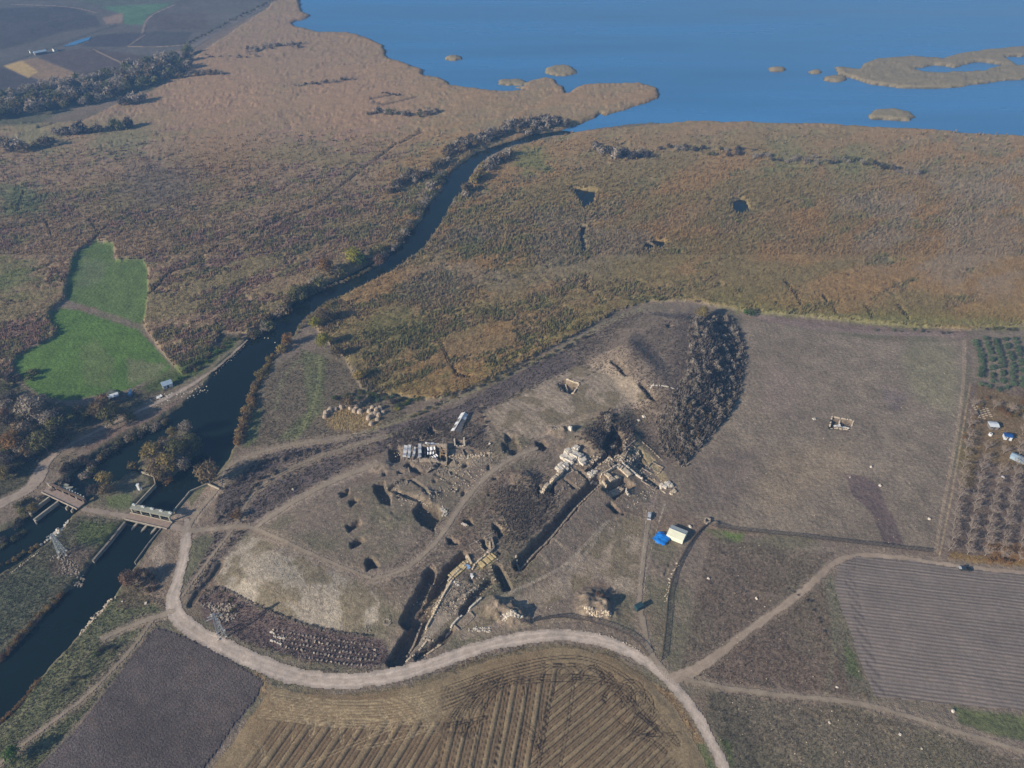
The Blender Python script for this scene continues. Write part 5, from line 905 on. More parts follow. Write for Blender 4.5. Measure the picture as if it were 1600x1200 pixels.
def car(px, py, heading, body_m, label, L=4.3, W=1.75, van=False, name='car'):
    x, y = pt(px, py); S = empty(name, (x, y, gz(x, y)+.05), heading); tag(S, label, 'car' if not van else 'pickup truck')
    m = MB(); m.prism([(-L/2, -W/2), (L/2-.25, -W/2), (L/2, -W/2+.3), (L/2, W/2-.3), (L/2-.25, W/2), (-L/2, W/2)], .35, .92); m.build('body', body_m, S)
    q = .5 if van else 0; a0, a1 = (-L*.08, L*.25) if van else (-L*.42, L*.22)
    vs = [(a0, -W/2+.08, .92), (a1+.35, -W/2+.08, .92), (a1+.35, W/2-.08, .92), (a0, W/2-.08, .92), (a0+.25, -W/2+.22, 1.48), (a1-.25, -W/2+.22, 1.48), (a1-.25, W/2-.22, 1.48), (a0+.25, W/2-.22, 1.48)]
    m = MB(); m.add(vs, [(0,1,5,4),(1,2,6,5),(2,3,7,6),(3,0,4,7)]); m.build('windows', glass, S)
    m = MB(); m.box(((a0+a1)/2, 0, 1.5), (a1-a0-.45, W-.42, .07)); m.build('roof', body_m, S)
    if van: m = MB(); m.box((-L*.3, 0, .98), (L*.36, W-.3, .12)); m.build('load_bed', rubber, S)
    for sx in (-.31, .31):
        for sy in (-1, 1): m = MB(); m.tube((sx*L, sy*(W/2-.2), .33), (sx*L, sy*(W/2+.02), .33), .33, .33, 10); m.build('wheel', rubber, S)
    return S
car(1014.5, 808, math.radians(75), car_white, 'small white car parked on the worn ground above the blue tarpaulin', 4.2)
car(1507, 890, math.radians(172), car_dark, 'dark pickup with a white bonnet on the dirt road below the orchard', 5.0, 1.8, True, 'pickup_truck')
x, y = pt(1502, 892); m = MB(); m.box((0, 0, 0), (1.2, 1.5, .1)); o = m.build('bonnet', car_white, bpy.data.objects['pickup_truck'], (2.0, 0, .96))
x, y, h, L = frame_of((994, 953), (1002, 949)); S = empty('container', (x, y, gz(x, y)), h); tag(S, 'dark blue green container beside the straight track above the road bend', 'container')
m = MB(); m.box((L/2, 0, 1.1), (L+.6, 2.1, 2.2)); m.build('body', dark_box, S); m = MB(); m.box((L/2, 0, 2.25), (L+.8, 2.3, .1)); m.build('lid', dark_box, S)
# --- straw stacks in the meadow
stacks = [(509.5,645),(508,650),(516,640.5),(524,638.5),(533.5,635),(541.5,632),(548,636),(557,636),(553.5,641),(562.5,642.5),(582,637),(577,642),(588.5,640),(594,637.5),(581,648),(586,646.5),(592,648),(599,644),(576,652.5),(590,654.5),(580,661)]
SM = []
for k in range(3):
    m = MB(); rr = random.Random(k+5)
    for i in range(9): a = i*2*PI/9; m.tube((.85*math.cos(a), .75*math.sin(a), 0), (.5*math.cos(a+.2), .45*math.sin(a+.2), 1.7+rr.uniform(-.15, .2)), .42, .3, 5)
    m.tube((0, 0, .6), (0, 0, 1.95), .8, .45, 7); SM.append(m.mesh('straw_stack', [straw]))
sl = ['darkest double straw stack at the left end of the arc, upper part','lower dark straw stack at the left end of the arc','straw stack third along the arc from its dark left end','straw stack fourth along the arc, just above the left fan of straw','tall straw stack fifth along the arc','topmost straw stack of the arc','straw stack right of the topmost one','small straw stack at the outer side of the arc, right of the top','straw stack on the inner side of the arc below the small outer one','broad straw stack at the right end of the arc',
 'topmost straw stack of the jumbled group','leftmost upper straw stack of the jumbled group','upper right straw stack of the jumbled group','straw stack at the far top right of the jumbled group','straw stack in the middle left of the jumbled group','straw stack in the centre of the jumbled group','straw stack right of the group centre','rightmost straw stack of the jumbled group','lone left straw stack under the jumbled group','lower right straw stack of the jumbled group','lowest straw stack, nearest the track']
for (a, b), lb in zip(stacks, sl):
    x, y = pt(a, b+2); o = link('straw_stack', SM[random.randrange(3)], None, (x, y, gz(x, y)-.1), random.random()*6); s = random.uniform(1.1, 1.4); o.scale = (s, s*random.uniform(.9, 1.2), s*random.uniform(.8, 1)); tag(o, lb, 'straw stack', 'straw stacks in the river meadow')
m = MB()
for i in range(420):
    a = random.uniform(512, 590); t = random.random(); b = 642+t*16-.0*a; cx, cy = 530+(a-530)*(1-t*.65), b+(t*12); x, y = pt(cx, cy); x2, y2 = pt(cx-(cx-528)*.04, cy+2.4); m.beam((x, y, gz(x, y)+.12), (x2, y2, gz(x2, y2)+.1), .22)
tag(m.build('loose_straw', mat('loose straw', C(152, 132, 92), noise=((.5, .3),))), 'loose straw fanned out below the arc of stacks', kind='stuff')
# --- fences: posts, rails, slats
def fence(P, gap, H, label, lean=0.0, slat_n=3, nm='paling_fence'):
    A = apoly(P); d = np.r_[0, np.cumsum(np.hypot(*np.diff(A, axis=0).T))]; n = int(d[-1]/gap); t = np.linspace(0, d[-1], n+1); X, Y = np.interp(t, d, A[:, 0]), np.interp(t, d, A[:, 1]); Z = height(X, Y)
    S = empty(nm, (X[0], Y[0], Z[0])); tag(S, label, 'fence'); o0 = np.array([X[0], Y[0], Z[0]]); me = None
    m = MB(); m.tube((0, 0, -.3), (0, 0, H), .13, .10, 5); me = m.mesh('post', [dark_post])
    for i in range(n+1):
        o = link('post', me, S, (X[i]-o0[0], Y[i]-o0[1], Z[i]-o0[2])); o.rotation_euler = (random.uniform(-.05, .05), random.uniform(-.05, .05), 0)
    r = MB(); s = MB()
    for i in range(n):
        p = np.array([X[i], Y[i], Z[i]])-o0; q = np.array([X[i+1], Y[i+1], Z[i+1]])-o0
        for z in (.35, H*.82): r.beam(p+[0, 0, z], q+[0, 0, z], .09)
        for k in range(1, slat_n+1): c = p+(q-p)*k/(slat_n+1); s.beam(c+[0, 0, .05], c+[0, 0, H*.93], .07)
    r.build('rail', dark_post, S); k = s.build('slat', dark_post, S); k['kind'] = 'stuff'
fence([(1112,823),(1160,830),(1240,838),(1330,849),(1400,857),(1455,863)], 1.75, 1.9, 'dark paling fence along the near side of the big harvested field')
fence([(1101,822),(1088,835),(1075,853),(1060,880),(1050,905),(1043,935),(1040,975),(1036,1010),(1033,1032)], 1.6, 2.0, 'dark paling fence running down from the stone well to the road junction')
fence([(815,976),(850,968),(880,965),(915,970),(950,980),(980,992),(1000,1008),(1012,1024)], 1.6, 2.0, 'dark paling fence curving along the inside of the gravel road bend')
# --- low stone rows and field stones
def stones(P, n, jit, r0, r1, mt, name, label, seed=0, kind='stuff', wall_=False):
    rr = random.Random(seed); m = MB()
    for a, b in along(P, n, jit, seed+500): x, y = pt(a, b); r = rr.uniform(r0, r1); m.rock((x, y, max(gz(x, y), WL)+r*.2), r)
    return tag(m.build(name, mt), label, kind=kind)
stones([(1060,880),(1046,905),(1040,940)], 40, 2.5, .15, .5, pale_stone, 'stones', 'white stones along the fence foot', 1)
stones([(900,985),(950,994),(980,1005),(1005,1022)], 50, 2.5, .12, .35, pale_stone, 'stones', 'pale stones between the curved fence and the gravel road', 2)
stones([(178,932),(165,945),(150,960),(135,975),(125,990)], 90, 4, .2, .6, pale_stone, 'rubble', 'pale boulders lining the right river bank below the sluice', 3)
stones([(60,862),(50,870),(35,882),(20,895)], 36, 1.5, .15, .45, pale_stone, 'rubble', 'line of pale stones tailing off along the bank', 4)
stones([(430,532),(400,520)], 4, 2, .3, .5, white_stone, 'stones', 'a few stones at the bank', 5)
stones([(82,870),(110,880),(120,895),(95,890)], 90, 8, .2, .55, grey_stone, 'rubble', 'stone rubble below the pylon on the sluice strip', 6)
stones([(110,900),(130,895),(118,915)], 60, 6, .25, .6, grey_stone, 'rubble', 'grey rubble sliding into the channel', 7)
stones([(236,632),(262,618),(300,615),(320,605)], 120, 9, .15, .5, white_stone, 'rubble', 'litter and pale rubble heaped beside the blue grey shed', 8)
stones([(385,530),(372,548),(352,566),(335,583)], 50, 1.8, .2, .5, pale_stone, 'rubble', 'pale stones along the far bank path', 9)
stones([(6,700),(40,712),(60,722)], 24, 3, .2, .5, white_stone, 'rubble', 'pale litter beside the road at the left edge', 10)
bl = [(106,813),(104,817),(101,819.5),(99,823),(96,825.5),(93,827),(91,829),(89,826),(87,831),(84.5,832.5),(92,831),(86,829),(78.5,838),(79,840),(73,842),(69,845),(63,849)]
for i, (a, b) in enumerate(bl):
    x, y = pt(a, b); m = MB(); r = 1.15 if 3 < i < 11 else .75; m.rock((0, 0, .3), r, sq=1.0); o = m.build('boulder', white_stone, None, (x, y, max(gz(x, y), WL))); tag(o, 'big white boulder in the bright line along the bank below the ruined sluice', 'boulder', 'white boulders below the ruined sluice')
# stones sorted into rows beside the road
rows_ = [((428,984),(588,1008)),((424,990),(585,1016)),((432,1000),(586,1024)),((440,1010),(583,1032)),((455,1022),(572,1040))]
RM = []
for k in range(5): m = MB(); random.seed(50+k); m.rock((0, 0, .25), .6, sq=.9); RM.append(m.mesh('stone_block', [pale_stone if k == 1 else grey_stone]))
RN = ['top', 'second', 'middle', 'fourth', 'lowest']
for i, (p, q) in enumerate(rows_):
    n = [26, 27, 26, 24, 18][i]
    for j in range(n):
        if random.random() < .08: continue
        t = j/(n-1); a = p[0]+(q[0]-p[0])*t+random.uniform(-1.3, 1.3); b = p[1]+(q[1]-p[1])*t+3*math.sin(t*3.1)+random.uniform(-.8, .8); x, y = pt(a, b)
        o = link('stone_block', RM[random.randrange(5)], None, (x, y, gz(x, y)), random.random()*6); s = random.uniform(.4, .88); o.scale = (s*1.2, s, s); tag(o, f'sorted stone block in the {RN[i]} of the five rows beside the gravel road', 'stone block', f'{RN[i]} row of sorted stones')
for k, (a, b) in enumerate([(425,988),(432,994),(428,1000),(436,1004),(441,996)]): stones([(a-4, b), (a+4, b+2)], 6, 1.5, .3, .6, white_stone, 'stones', 'heap of small pale stones at the left end of the stone rows', 60+k)
stones([(318,945),(335,950),(350,945),(370,960),(350,970),(330,962),(360,945)], 150, 8, .25, .65, grey_stone, 'stones', 'scattered sorted stones around the near pylon', 11)
stones([(310,938),(345,918),(370,928),(400,947),(440,963),(490,982),(540,990),(572,993)], 190, 1.8, .3, .75, dark_stone, 'stone_bank', 'low bank of field stones under the pale trampled ground', 12)
# single stones lying about
for a, b, r, lb in ((1272,655,1.2,'pale stone block left of the square foundation in the big field'),(1361,730,.9,'long pale stone in the middle of the big field'),(1375,759,.9,'pale stone at the edge of the dark strip in the big field'),(1328,746,.6,'small pale stone at the tip of the dark strip'),(1452,811,.9,'pale stone near the right fence of the big field'),(1006,651,1.1,'pale boulder at the foot of the wood, upper one'),(998,657,1.1,'pale boulder at the foot of the wood, lower one'),(458,765,.8,'white stone alone between the tracks'),(1296,1129,.7,'white stone on the lower right meadow'),(1308,1074,.6,'white stone beside the track at the lower right'),(1489,1111,.9,'pale stone on the verge under the furrowed field'),(1078,823,.9,'white stone behind the cream tent'),(1107,904,.6,'pale stone in the meadow beyond the long fence'),(1182,935,.7,'pale stone on the meadow beside the dirt road'),(765,694,.9,'white block at the ruins'),(891,673,2.0,'pale round spoil lump on the terrace edge'),(1406,1148,.6,'small white stone on the lower right meadow'),(1440,1170,.5,'faint pale stone near the lower right edge'),(228,943,.8,'white stone on the river meadow beside the junction'),(191,940,.5,'small white stone on the river meadow'),(1195,948,.4,'tiny stone on the rough meadow')):
    x, y = pt(a, b); m = MB(); m.rock((0, 0, r*.2), r, sq=.8); tag(m.build('stone', white_stone, None, (x, y, gz(x, y))), lb, 'stone')
r = np.random.default_rng(9); m = MB()
for P, n in ((WEEDS[6], 90), (WEEDS[5], 70), (FIELD_BIG, 80), (FIELD_FURROW, 30), ([(600,690),(780,650),(900,760),(1000,830),(980,900),(800,980),(600,960),(420,830)], 260)):
    uu, vv_ = px_points(P, n, int(n)); XX, YY = at(uu, vv_); ZZ = height(XX, YY)
    for i in range(len(XX)): m.rock((XX[i], YY[i], ZZ[i]+.08), r.uniform(.1, .26))
tag(m.build('field_stones', pale_stone), 'small pale stones scattered over fields and meadows', kind='stuff')
# --- huts and sheds
def hut(name, pa, pb, W, H, roof, wallm, label, cat='hut', pitch=.5, door=True):
    x, y, h, L = frame_of(pa, pb); S = empty(name, (x, y, gz(x, y)), h); tag(S, label, cat)
    m = MB(); m.box((L/2, W/2, H/2), (L, W, H)); m.build('walls', wallm, S)
    m = MB(); e = .25; m.add([(-e, -e, H+.02), (L+e, -e, H+.02), (L+e, W/2, H+pitch), (-e, W/2, H+pitch), (L+e, W+e, H+.02), (-e, W+e, H+.02), (-e, -e, H-.1), (L+e, -e, H-.1), (L+e, W+e, H-.1), (-e, W+e, H-.1)], [(0,1,2,3),(3,2,4,5),(0,6,7,1),(4,8,9,5),(1,7,8,4,2),(0,3,5,9,6)]); m.build('roof', roof, S)
    if door: m = MB(); m.box((L*.5, -.03, .95), (.9, .05, 1.9)); m.build('door', dark_post, S); m = MB(); m.box((L*.2, -.03, 1.4), (.7, .05, .6)); m.build('window', glass, S)
    return S
hut('shack', (172,628), (187,623), 3.2, 2.3, roof_pale, slate_m, 'shack with a bright white roof among the trees by the rubbish tip')
hut('shed', (256,609), (271,604), 4.0, 2.3, blue_grey, roof_pale, 'blue grey roofed shed beside the rubbish tip above the river', 'shed')
hut('hut', (1546,671), (1559,672), 3.8, 2.2, roof_pale, slate_m, 'hut with a whitish roof at the top of the bare orchard')
hut('hut', (1568,687), (1580,689), 3.0, 2.2, blue_roof, roof_pale, 'hut with a blue roof and white front in the orchard')
hut('greenhouse', (1577,716), (1606,729), 3.2, 1.9, blue_grey, blue_grey, 'long pale greenhouse at the right edge of the orchard', 'greenhouse', .6, False)
x, y = pt(1547, 680); m = MB(); m.tube((0, 0, 0), (0, 0, 1.3), .9, .9, 12); m.tube((0, 0, 1.3), (0, 0, 1.4), .35, .3, 8, 1); tag(m.build('water_tank', [white_sheet, rubber], None, (x, y, gz(x, y))), 'round white water tank below the whitish hut', 'tank')
x, y = pt(1567, 746); m = MB(); m.rock((0, 0, .5), .9); tag(m.build('sack', white_sheet, None, (x, y, gz(x, y))), 'white sack between the orchard rows', 'sack')
drape('blue_sheet', [(200,612),(206,608),(208,616),(204,621),(200,620)], .3, .8, mat('faded blue sheet', (.05, .14, .3), rough=.6, noise=((1, .2),)), 'faded blue sheet beside the white roofed shack', 'sheet', .7)
drape('green_net', [(160,618),(176,609),(190,616),(186,622),(170,626)], .6, 1.0, mat('dark net', C(84, 88, 80), noise=((1, .3),)), 'dark netting roof behind the white roofed shack', 'net', .8)
drape('white_sheet', [(243,622),(252,617),(256,621),(247,625)], .3, .5, white_sheet, 'whitish sheet on the rubbish tip below the blue grey shed', 'sheet', .6)
x, y = pt(218, 765); m = MB(); m.box((0, 0, 1.6), (1.0, 1.0, 3.2)); m.box((0, 0, 3.3), (1.3, 1.3, .2)); m.box((.8, .2, .5), (.7, .7, 1.0)); tag(m.build('gauge_post', white_sheet, None, (x, y, gz(x, y))), 'white gauge post behind the sluice bridge', 'post')
# drying planks in the orchard
P = MB()
for i in range(7):
    for j in range(4 if i < 5 else 2):
        a, b = 1518+j*7+i*1.6, 633+i*3.1+j*1.6; x, y = pt(a, b); x2, y2 = pt(a+5.2, b+1.3); o = MB(); o.box((0, 0, .25), (math.hypot(x2-x, y2-y), .5, .12)); tag(o.build('plank', pale_stone, None, ((x+x2)/2, (y+y2)/2, gz(x, y)), math.atan2(y2-y, x2-x)), f'pale plank lying in the {NTH[i]} row from the top of the orchard clearing', 'plank', 'planks in the orchard clearing')
# --- ruins: masonry built of stones
def masonry(m, a, b, h, w, z=None, r=.42, mt=0):
    """stones stacked along the line a-b (world), h high, w thick"""
    L = math.hypot(b[0]-a[0], b[1]-a[1]); n = max(2, int(L/(r*1.35))); lay = max(1, int(h/(r*1.0))); nx, ny = -(b[1]-a[1])/max(L, .1), (b[0]-a[0])/max(L, .1); k = max(1, int(w/(r*1.6)))
    ts = (np.arange(n)+.5)/n; X = a[0]+(b[0]-a[0])*ts; Y = a[1]+(b[1]-a[1])*ts; Z = height(X, Y) if z is None else np.full(n, z)
    for i in range(n):
        top = random.random()
        for l in range(lay):
            if l == lay-1 and top < .3: continue
            for j in range(k):
                o = (j-(k-1)/2)*r*1.5; m.box((X[i]+nx*o, Y[i]+ny*o, Z[i]+l*r*.95+r*.35), (r*random.uniform(1.2, 1.7), r*random.uniform(1.3, 1.7), r*random.uniform(.8, 1.05)), math.atan2(b[1]-a[1], b[0]-a[0])+random.uniform(-.12, .12), mt)
def ruin(name, lines, mt, label, cat='ruin', r=.42):
    """lines: (photo polyline, height, thickness[, z])"""
    m = MB()
    for q in lines:
        A = apoly(q[0])
        for a, b in zip(A[:-1], A[1:]): masonry(m, a, b, q[1], q[2], q[3] if len(q) > 3 else None, r)
    c = m; x, y = apoly(lines[0][0])[0]; o = m.build(name, mt); return tag(o, label, cat)
ruin('stone_foundation', [([(1300,651),(1334,657),(1328,672),(1296,668),(1300,651)], .8, .8), ([(1313,655),(1310,669)], 1.6, .7), ([(1303,662),(1328,667)], 1.5, .8)], [pale_stone], 'square stone foundation alone in the big harvested field', 'foundation')
drape('white_sheet', [(1303,664),(1312,662),(1318,668),(1326,670),(1326,672),(1312,669),(1303,670)], 1.5, .4, white_sheet, 'white sheet over the square foundation in the big field', 'sheet', .5)
ruin('stone_well', [(ell(1105,815,4.5,3.6,8)+[(1109.5,815)], 1.4, .7)], [grey_stone], 'round grey stone well at the corner where the two fences meet', 'well')
ruin('stone_circle', [(ell(605,972,6,4.6,10)+[(611,972)], .8, .9)], [grey_stone], 'small round stone circle beside the trampled field', 'stone circle')
W1 = [([(812,884),(835,858),(862,832),(900,786),(938,750)], 1.6, .9)]
ruin('city_wall', W1, [grey_stone], 'long straight ancient wall running down from the ruined tower in shade', 'wall', .5)
ruin('wall_stub', [([(806,870),(812,884),(815,890)], 1.6, 1.2)], [pale_stone], 'pale stone stub at the lower end of the long ancient wall', 'wall')
ruin('ruined_wall', [([(849,768),(862,754),(878,740)], 2.6, 1.9), ([(843,765),(850,772)], 2.0, 1.2)], [pale_stone], 'thick pale wall leading down from the white covered tower', 'wall', .5)
# white rubble towers
def block_heap(name, spots, mt, label, cat):
    m = MB()
    for a, b, r, z in spots:
        x, y = pt(a, b); g_ = gz(x, y)
        for k in range(8): m.box((x+random.uniform(-r, r)*.75, y+random.uniform(-r, r)*.75, g_+z*random.uniform(.2, .9)), (r*random.uniform(.6, 1.5), r*random.uniform(.4, 1.1), r*random.uniform(.4, .9)), random.choice([.7, .85, 2.3])+random.uniform(-.3, .3), 0, random.uniform(-.35, .35))
    return tag(m.build(name, mt), label, cat)
block_heap('ruined_tower', [(884,718,2.4,1.5),(893,712,2.8,2),(901,703,2.0,2.2),(900,716,2.6,1.6),(908,722,2.2,1),(890,722,2.2,1),(911,714,1.5,.6),(898,708,2,2)], white_stone, 'whitish broken tower mass at the top of the main ruins', 'tower')
block_heap('ruined_pier', [(876,732,2.2,1.2),(880,728,2.0,1.3),(884,733,1.8,.8)], white_stone, 'smaller whitish masonry lump just below the broken tower', 'ruin')
block_heap('fallen_masonry', [(922,742,1.5,.6),(928,738,1.3,.6),(932,745,1.2,.4),(925,748,1,.4)], white_stone, 'tumbled pale blocks left of the great stone platform', 'ruin')
ruin('stone_platform', [([(938,744),(950,738),(962,730)], 1.8, 1.2),([(938,744),(944,758),(950,762)], 1.8, 1.2),([(945,740),(956,750)], 1.4, 2.4),([(950,762),(965,755),(975,748)], 1.2, 1.2),([(952,752),(968,745)], 1.0, 2.4),([(953,766),(966,760),(974,752)], 1.2, 3.0)], [pale_stone, ], 'great square stone platform of the temple above the deep pit', 'ruin')
ruin('stone_platform', [([(963,728),(972,733),(984,745)], 1.6, 3.2),([(968,726),(980,734),(988,742)], 1.2, 1.4)], [pale_stone], 'sloping pale masonry on the right side of the great platform', 'ruin')
ruin('terrace_wall', [([(972,724),(985,735),(996,744),(1004,749)], 1.3, .8)], [white_stone], 'thin white terrace wall running down right of the platform', 'wall')
ruin('terrace_wall', [([(982,775),(978,768),(980,757)], 1.4, .6)], [white_stone], 'short curved white wall at the right edge of the deep pit', 'wall')
ruin('wall', [([(976,704),(984,696),(992,690)], 1.2, .8),([(975,697),(985,706)], 1.0, .7),([(990,715),(1005,722)], 1.1, .8),([(985,718),(998,712)], 1.1, .6)], [grey_stone], 'tumbled walls in the hollow behind the platform', 'ruin')
block_heap('masonry_lump', [(1037,761,1.6,.6),(1043,757,1.4,.8),(1047,760,1.2,.6)], white_stone, 'pale masonry lump at the corner of the big field', 'ruin')
block_heap('masonry_lump', [(1053,768,1.2,.3),(1050,771,1,.2)], pale_stone, 'small brown pale lump beside the field corner masonry', 'ruin')
ruin('wall_line', [([(1008,747),(1030,763),(1042,773)], .5, .5)], [pale_stone], 'faint low stone line from the terrace to the field corner', 'wall', .3)
ruin('wall_line', [([(1010,603),(1040,604),(1058,609)], .8, .7),([(1012,612),(1022,600)], .7, .6)], [white_stone], 'pale wall line cutting into the round hill', 'wall')
ruin('excavated_room', [([(874,598),(886,593),(905,600),(896,615),(878,610),(874,598)], 1.0, .8),([(884,596),(888,611)], 1.4, .9)], [pale_stone], 'small walled room dug into the pale terrace', 'ruin')
# covered building with long white sheets
ruin('excavated_hall', [([(655,699),(698,699),(698,722),(656,722),(655,699)], 2.8, .7),([(664,699),(664,722)], 2.2, .5),([(672,699),(672,722)], 2.2, .5),([(680,699),(680,722)], 2.2, .5),([(688,699),(688,722)], 2.2, .6),([(630,700),(631,719),(655,721)], .8, .6)], [grey_stone], 'rectangular excavated hall with parallel walls and dark bays', 'ruin')
def strip(pa, pb, w, z, label, sag=.25):
    x, y, h, L = frame_of(pa, pb); m = MB(); n = 8
    for i in range(n): m.add([(L*i/n, -w/2+random.uniform(-.15, .15), sag*math.sin(i*1.7)), (L*(i+1)/n, -w/2+random.uniform(-.15, .15), sag*math.sin((i+1)*1.7)), (L*(i+1)/n, w/2, sag*math.sin((i+1)*1.7)+.3), (L*i/n, w/2, sag*math.sin(i*1.7)+.3)], [(0,1,2,3)])
    o = m.build('white_sheet', white_sheet, None, (x, y, float(hmound(np.array([x]), np.array([y]))[0])+z), h); tag(o, label, 'sheet')
strip((632,717),(635,702), 1.6, 1.2, 'white sheet over the leftmost wall of the excavated hall'); strip((639,718),(641,702), 1.3, 1.0, 'narrow white sheet, second from the left in the excavated hall'); strip((656,718),(657,702), 1.4, 1.0, 'tall white sheet in the middle of the excavated hall')
strip((664,697),(685,696), 2.4, 1.2, 'long white sheet lying along the upper edge of the excavated hall'); strip((668,705),(680,702), 2.2, 1.2, 'crumpled bluish white sheet right of the hall middle'); strip((668,711),(678,709), 1.5, 1.0, 'small white sheet under the crumpled one'); strip((676,718),(683,714), 1.6, 1.0, 'white sheet at the lower right of the excavated hall'); strip((646,716),(649,704), 1.0, .6, 'thin grey white sheet between the two tall ones')
ruin('excavated_bay', [([(629,700),(655,700)], 1.6, .6),([(645,702),(645,719)], 1.6, .5),([(637,702),(636,719)], 1.6, .5)], [grey_stone], 'left bays of the excavated hall', 'ruin')
x, y, h, L = frame_of((688,714), (698,714)); S = empty('timber_frame', (x, y, float(hmound(np.array([x]), np.array([y]))[0])), h); tag(S, 'yellowish timber frame standing at the right end of the excavated hall', 'frame')
for i, (u_, v_) in enumerate(((0, 0), (L, 0), (L, 4), (0, 4))): m = MB(); m.beam((u_, v_, -2), (u_, v_, 1.6), .25); m.build('post', timber, S)
m = MB(); m.beam((0, 0, 1.6), (L, 0, 1.6), .25); m.beam((0, 4, 1.6), (L, 4, 1.6), .25); m.beam((0, 0, 1.6), (0, 4, 1.6), .25); m.beam((L, 0, 1.6), (L, 4, 1.6), .25); m.beam((0, 2, 1.6), (L, 2, 1.6), .2); m.build('rafter', timber, S)
# long shelter
x, y, h, L = frame_of((704,676), (721,648)); S = empty('shelter', (x, y, float(hmound(np.array([x]), np.array([y]))[0])), h); tag(S, 'long low shelter roofed with grey and white sheets above the excavated hall', 'shelter'); Ls = L
for i in range(6):
    for s, mt_ in ((0, white_sheet if i % 2 == 0 or i > 3 else slate_m), (1, slate_m if i < 4 else white_sheet)):
        m = MB(); u0, u1 = L*i/6+.06, L*(i+1)/6-.06; v0, v1 = (0, -2.1) if s == 0 else (0, -3.6)
        if s == 0: m.add([(u0, 0, 1.0), (u1, 0, 1.0), (u1, -1.9, 2.0), (u0, -1.9, 2.0)], [(3,2,1,0)])
        else: m.add([(u0, -2.0, 2.0), (u1, -2.0, 2.0), (u1, -5.4*(1-.35*i/6), 1.0), (u0, -5.4*(1-.35*i/6), 1.0)], [(3,2,1,0)])
        m.build('roof_sheet', mt_, S)
m = MB(); m.beam((0, -1.95, 2.08), (L, -1.95, 2.08), .45, h=.12); m.build('ridge_board', white_sheet, S)
m = MB()
for u_ in (0, L*.5, L): m.beam((u_, -.1, 0), (u_, -.1, 1.0), .15); m.beam((u_, -1.95, 0), (u_, -1.95, 2), .15); m.beam((u_, -4, 0), (u_, -4, 1.3), .15)
m.build('post', timber, S)
ruin('square_room', [([(710,688),(711,697)], 1.8, .6),([(711,697),(727,697)], .8, .6),([(726,697),(725,687)], 1.8, .7)], [white_stone], 'square room with two pale side walls right of the hall', 'ruin')
ruin('wall_line', [([(614,764),(630,769),(650,779),(668,788)], .5, .5)], [pale_stone], 'thin pale wall line below the excavated hall', 'wall', .32)
ruin('paved_lane', [([(652,742),(672,733),(688,727)], .6, 1.6)], [grey_stone], 'stretch of paved lane below the excavated hall', 'lane')
ruin('wall_line', [([(620,757),(640,748),(652,742)], .5, .6)], [grey_stone], 'grey wall line continuing the paved lane to the left', 'wall', .32)
ruin('wall_line', [([(684,746),(697,752)], .4, .4),([(703,742),(727,751)], .4, .4),([(728,735),(740,750)], .4, .4)], [pale_stone], 'three short parallel wall lines between the lane and the path', 'wall', .3)
stones([(700,715),(740,712),(765,708)], 130, 5, .2, .55, pale_stone, 'rubble', 'rubble strewn right of the excavated hall', 21); stones([(740,722),(760,715)], 40, 4, .2, .5, grey_stone, 'rubble', 'grey rubble near the top path', 22)
stones([(900,722),(930,718),(960,715),(985,720)], 150, 7, .25, .7, pale_stone, 'rubble', 'rubble between the broken tower and the platform', 23); stones([(975,690),(990,700),(1000,720)], 70, 5, .25, .6, pale_stone, 'rubble', 'rubble in the hollow behind the platform', 24)
stones([(855,785),(880,765),(905,750),(925,735)], 60, 6, .2, .5, grey_stone, 'rubble', 'stones along the upper part of the long wall', 25); stones([(690,793),(697,800),(693,805)], 40, 3, .3, .6, white_stone, 'rubble', 'pale rubble at the edge of the green bottomed pit', 26); stones([(722,818),(730,822)], 16, 2, .3, .6, white_stone, 'rubble', 'pale stones in the small pit by the path', 27)
stones([(735,985),(750,982),(765,985)], 50, 5, .2, .5, white_stone, 'rubble', 'pale stones beside the gravel road below the lower dig', 28); stones([(785,968),(800,965),(812,970)], 50, 5, .3, .8, white_stone, 'rubble', 'pale stones on the spoil heaps', 29); stones([(912,955),(930,962),(955,962)], 60, 4, .3, .7, pale_stone, 'rubble', 'pale stones at the foot of the round spoil heap', 30)
stones([(560,985),(580,985),(570,978)], 30, 3, .2, .4, grey_stone, 'rubble', 'stones at the edge of the trampled field', 31); stones([(862,675),(870,671),(876,678)], 40, 3, .2, .5, grey_stone, 'rubble', 'stones on the terrace edge heap', 32)
# lower dig
ruin('terrace_wall', [([(706,907),(690,935),(676,962),(664,985)], 1.2, .9)], [pale_stone], 'pale wall between the two long lower trenches', 'wall'); ruin('trench_wall', [([(655,995),(668,1000),(652,1020),(632,1035)], .8, .7),([(690,1002),(670,1015),(652,1027)], 1.0, .8),([(668,1000),(690,1003)], .6, .6)], [pale_stone], 'stone walls at the lower mouth of the trenches', 'wall')
ruin('long_wall', [([(752,935),(735,950),(715,968),(695,990)], 1.1, .9)], [white_stone], 'long thin pale wall across the lower dig', 'wall'); ruin('trench_wall', [([(658,965),(652,980),(645,1000),(634,1018)], 1.6, .8)], [grey_stone], 'stones lying down the middle of the deepest trench', 'wall')
ruin('court_wall', [([(700,908),(716,892),(732,878)], 1.0, .8),([(728,864),(737,882)], 1.6, 1.2),([(742,882),(756,870),(766,860),(765,848)], 1.2, .7),([(742,882),(738,890)], 1.2, 1.2)], [pale_stone], 'yellowish walls around the open court of the lower dig', 'ruin')
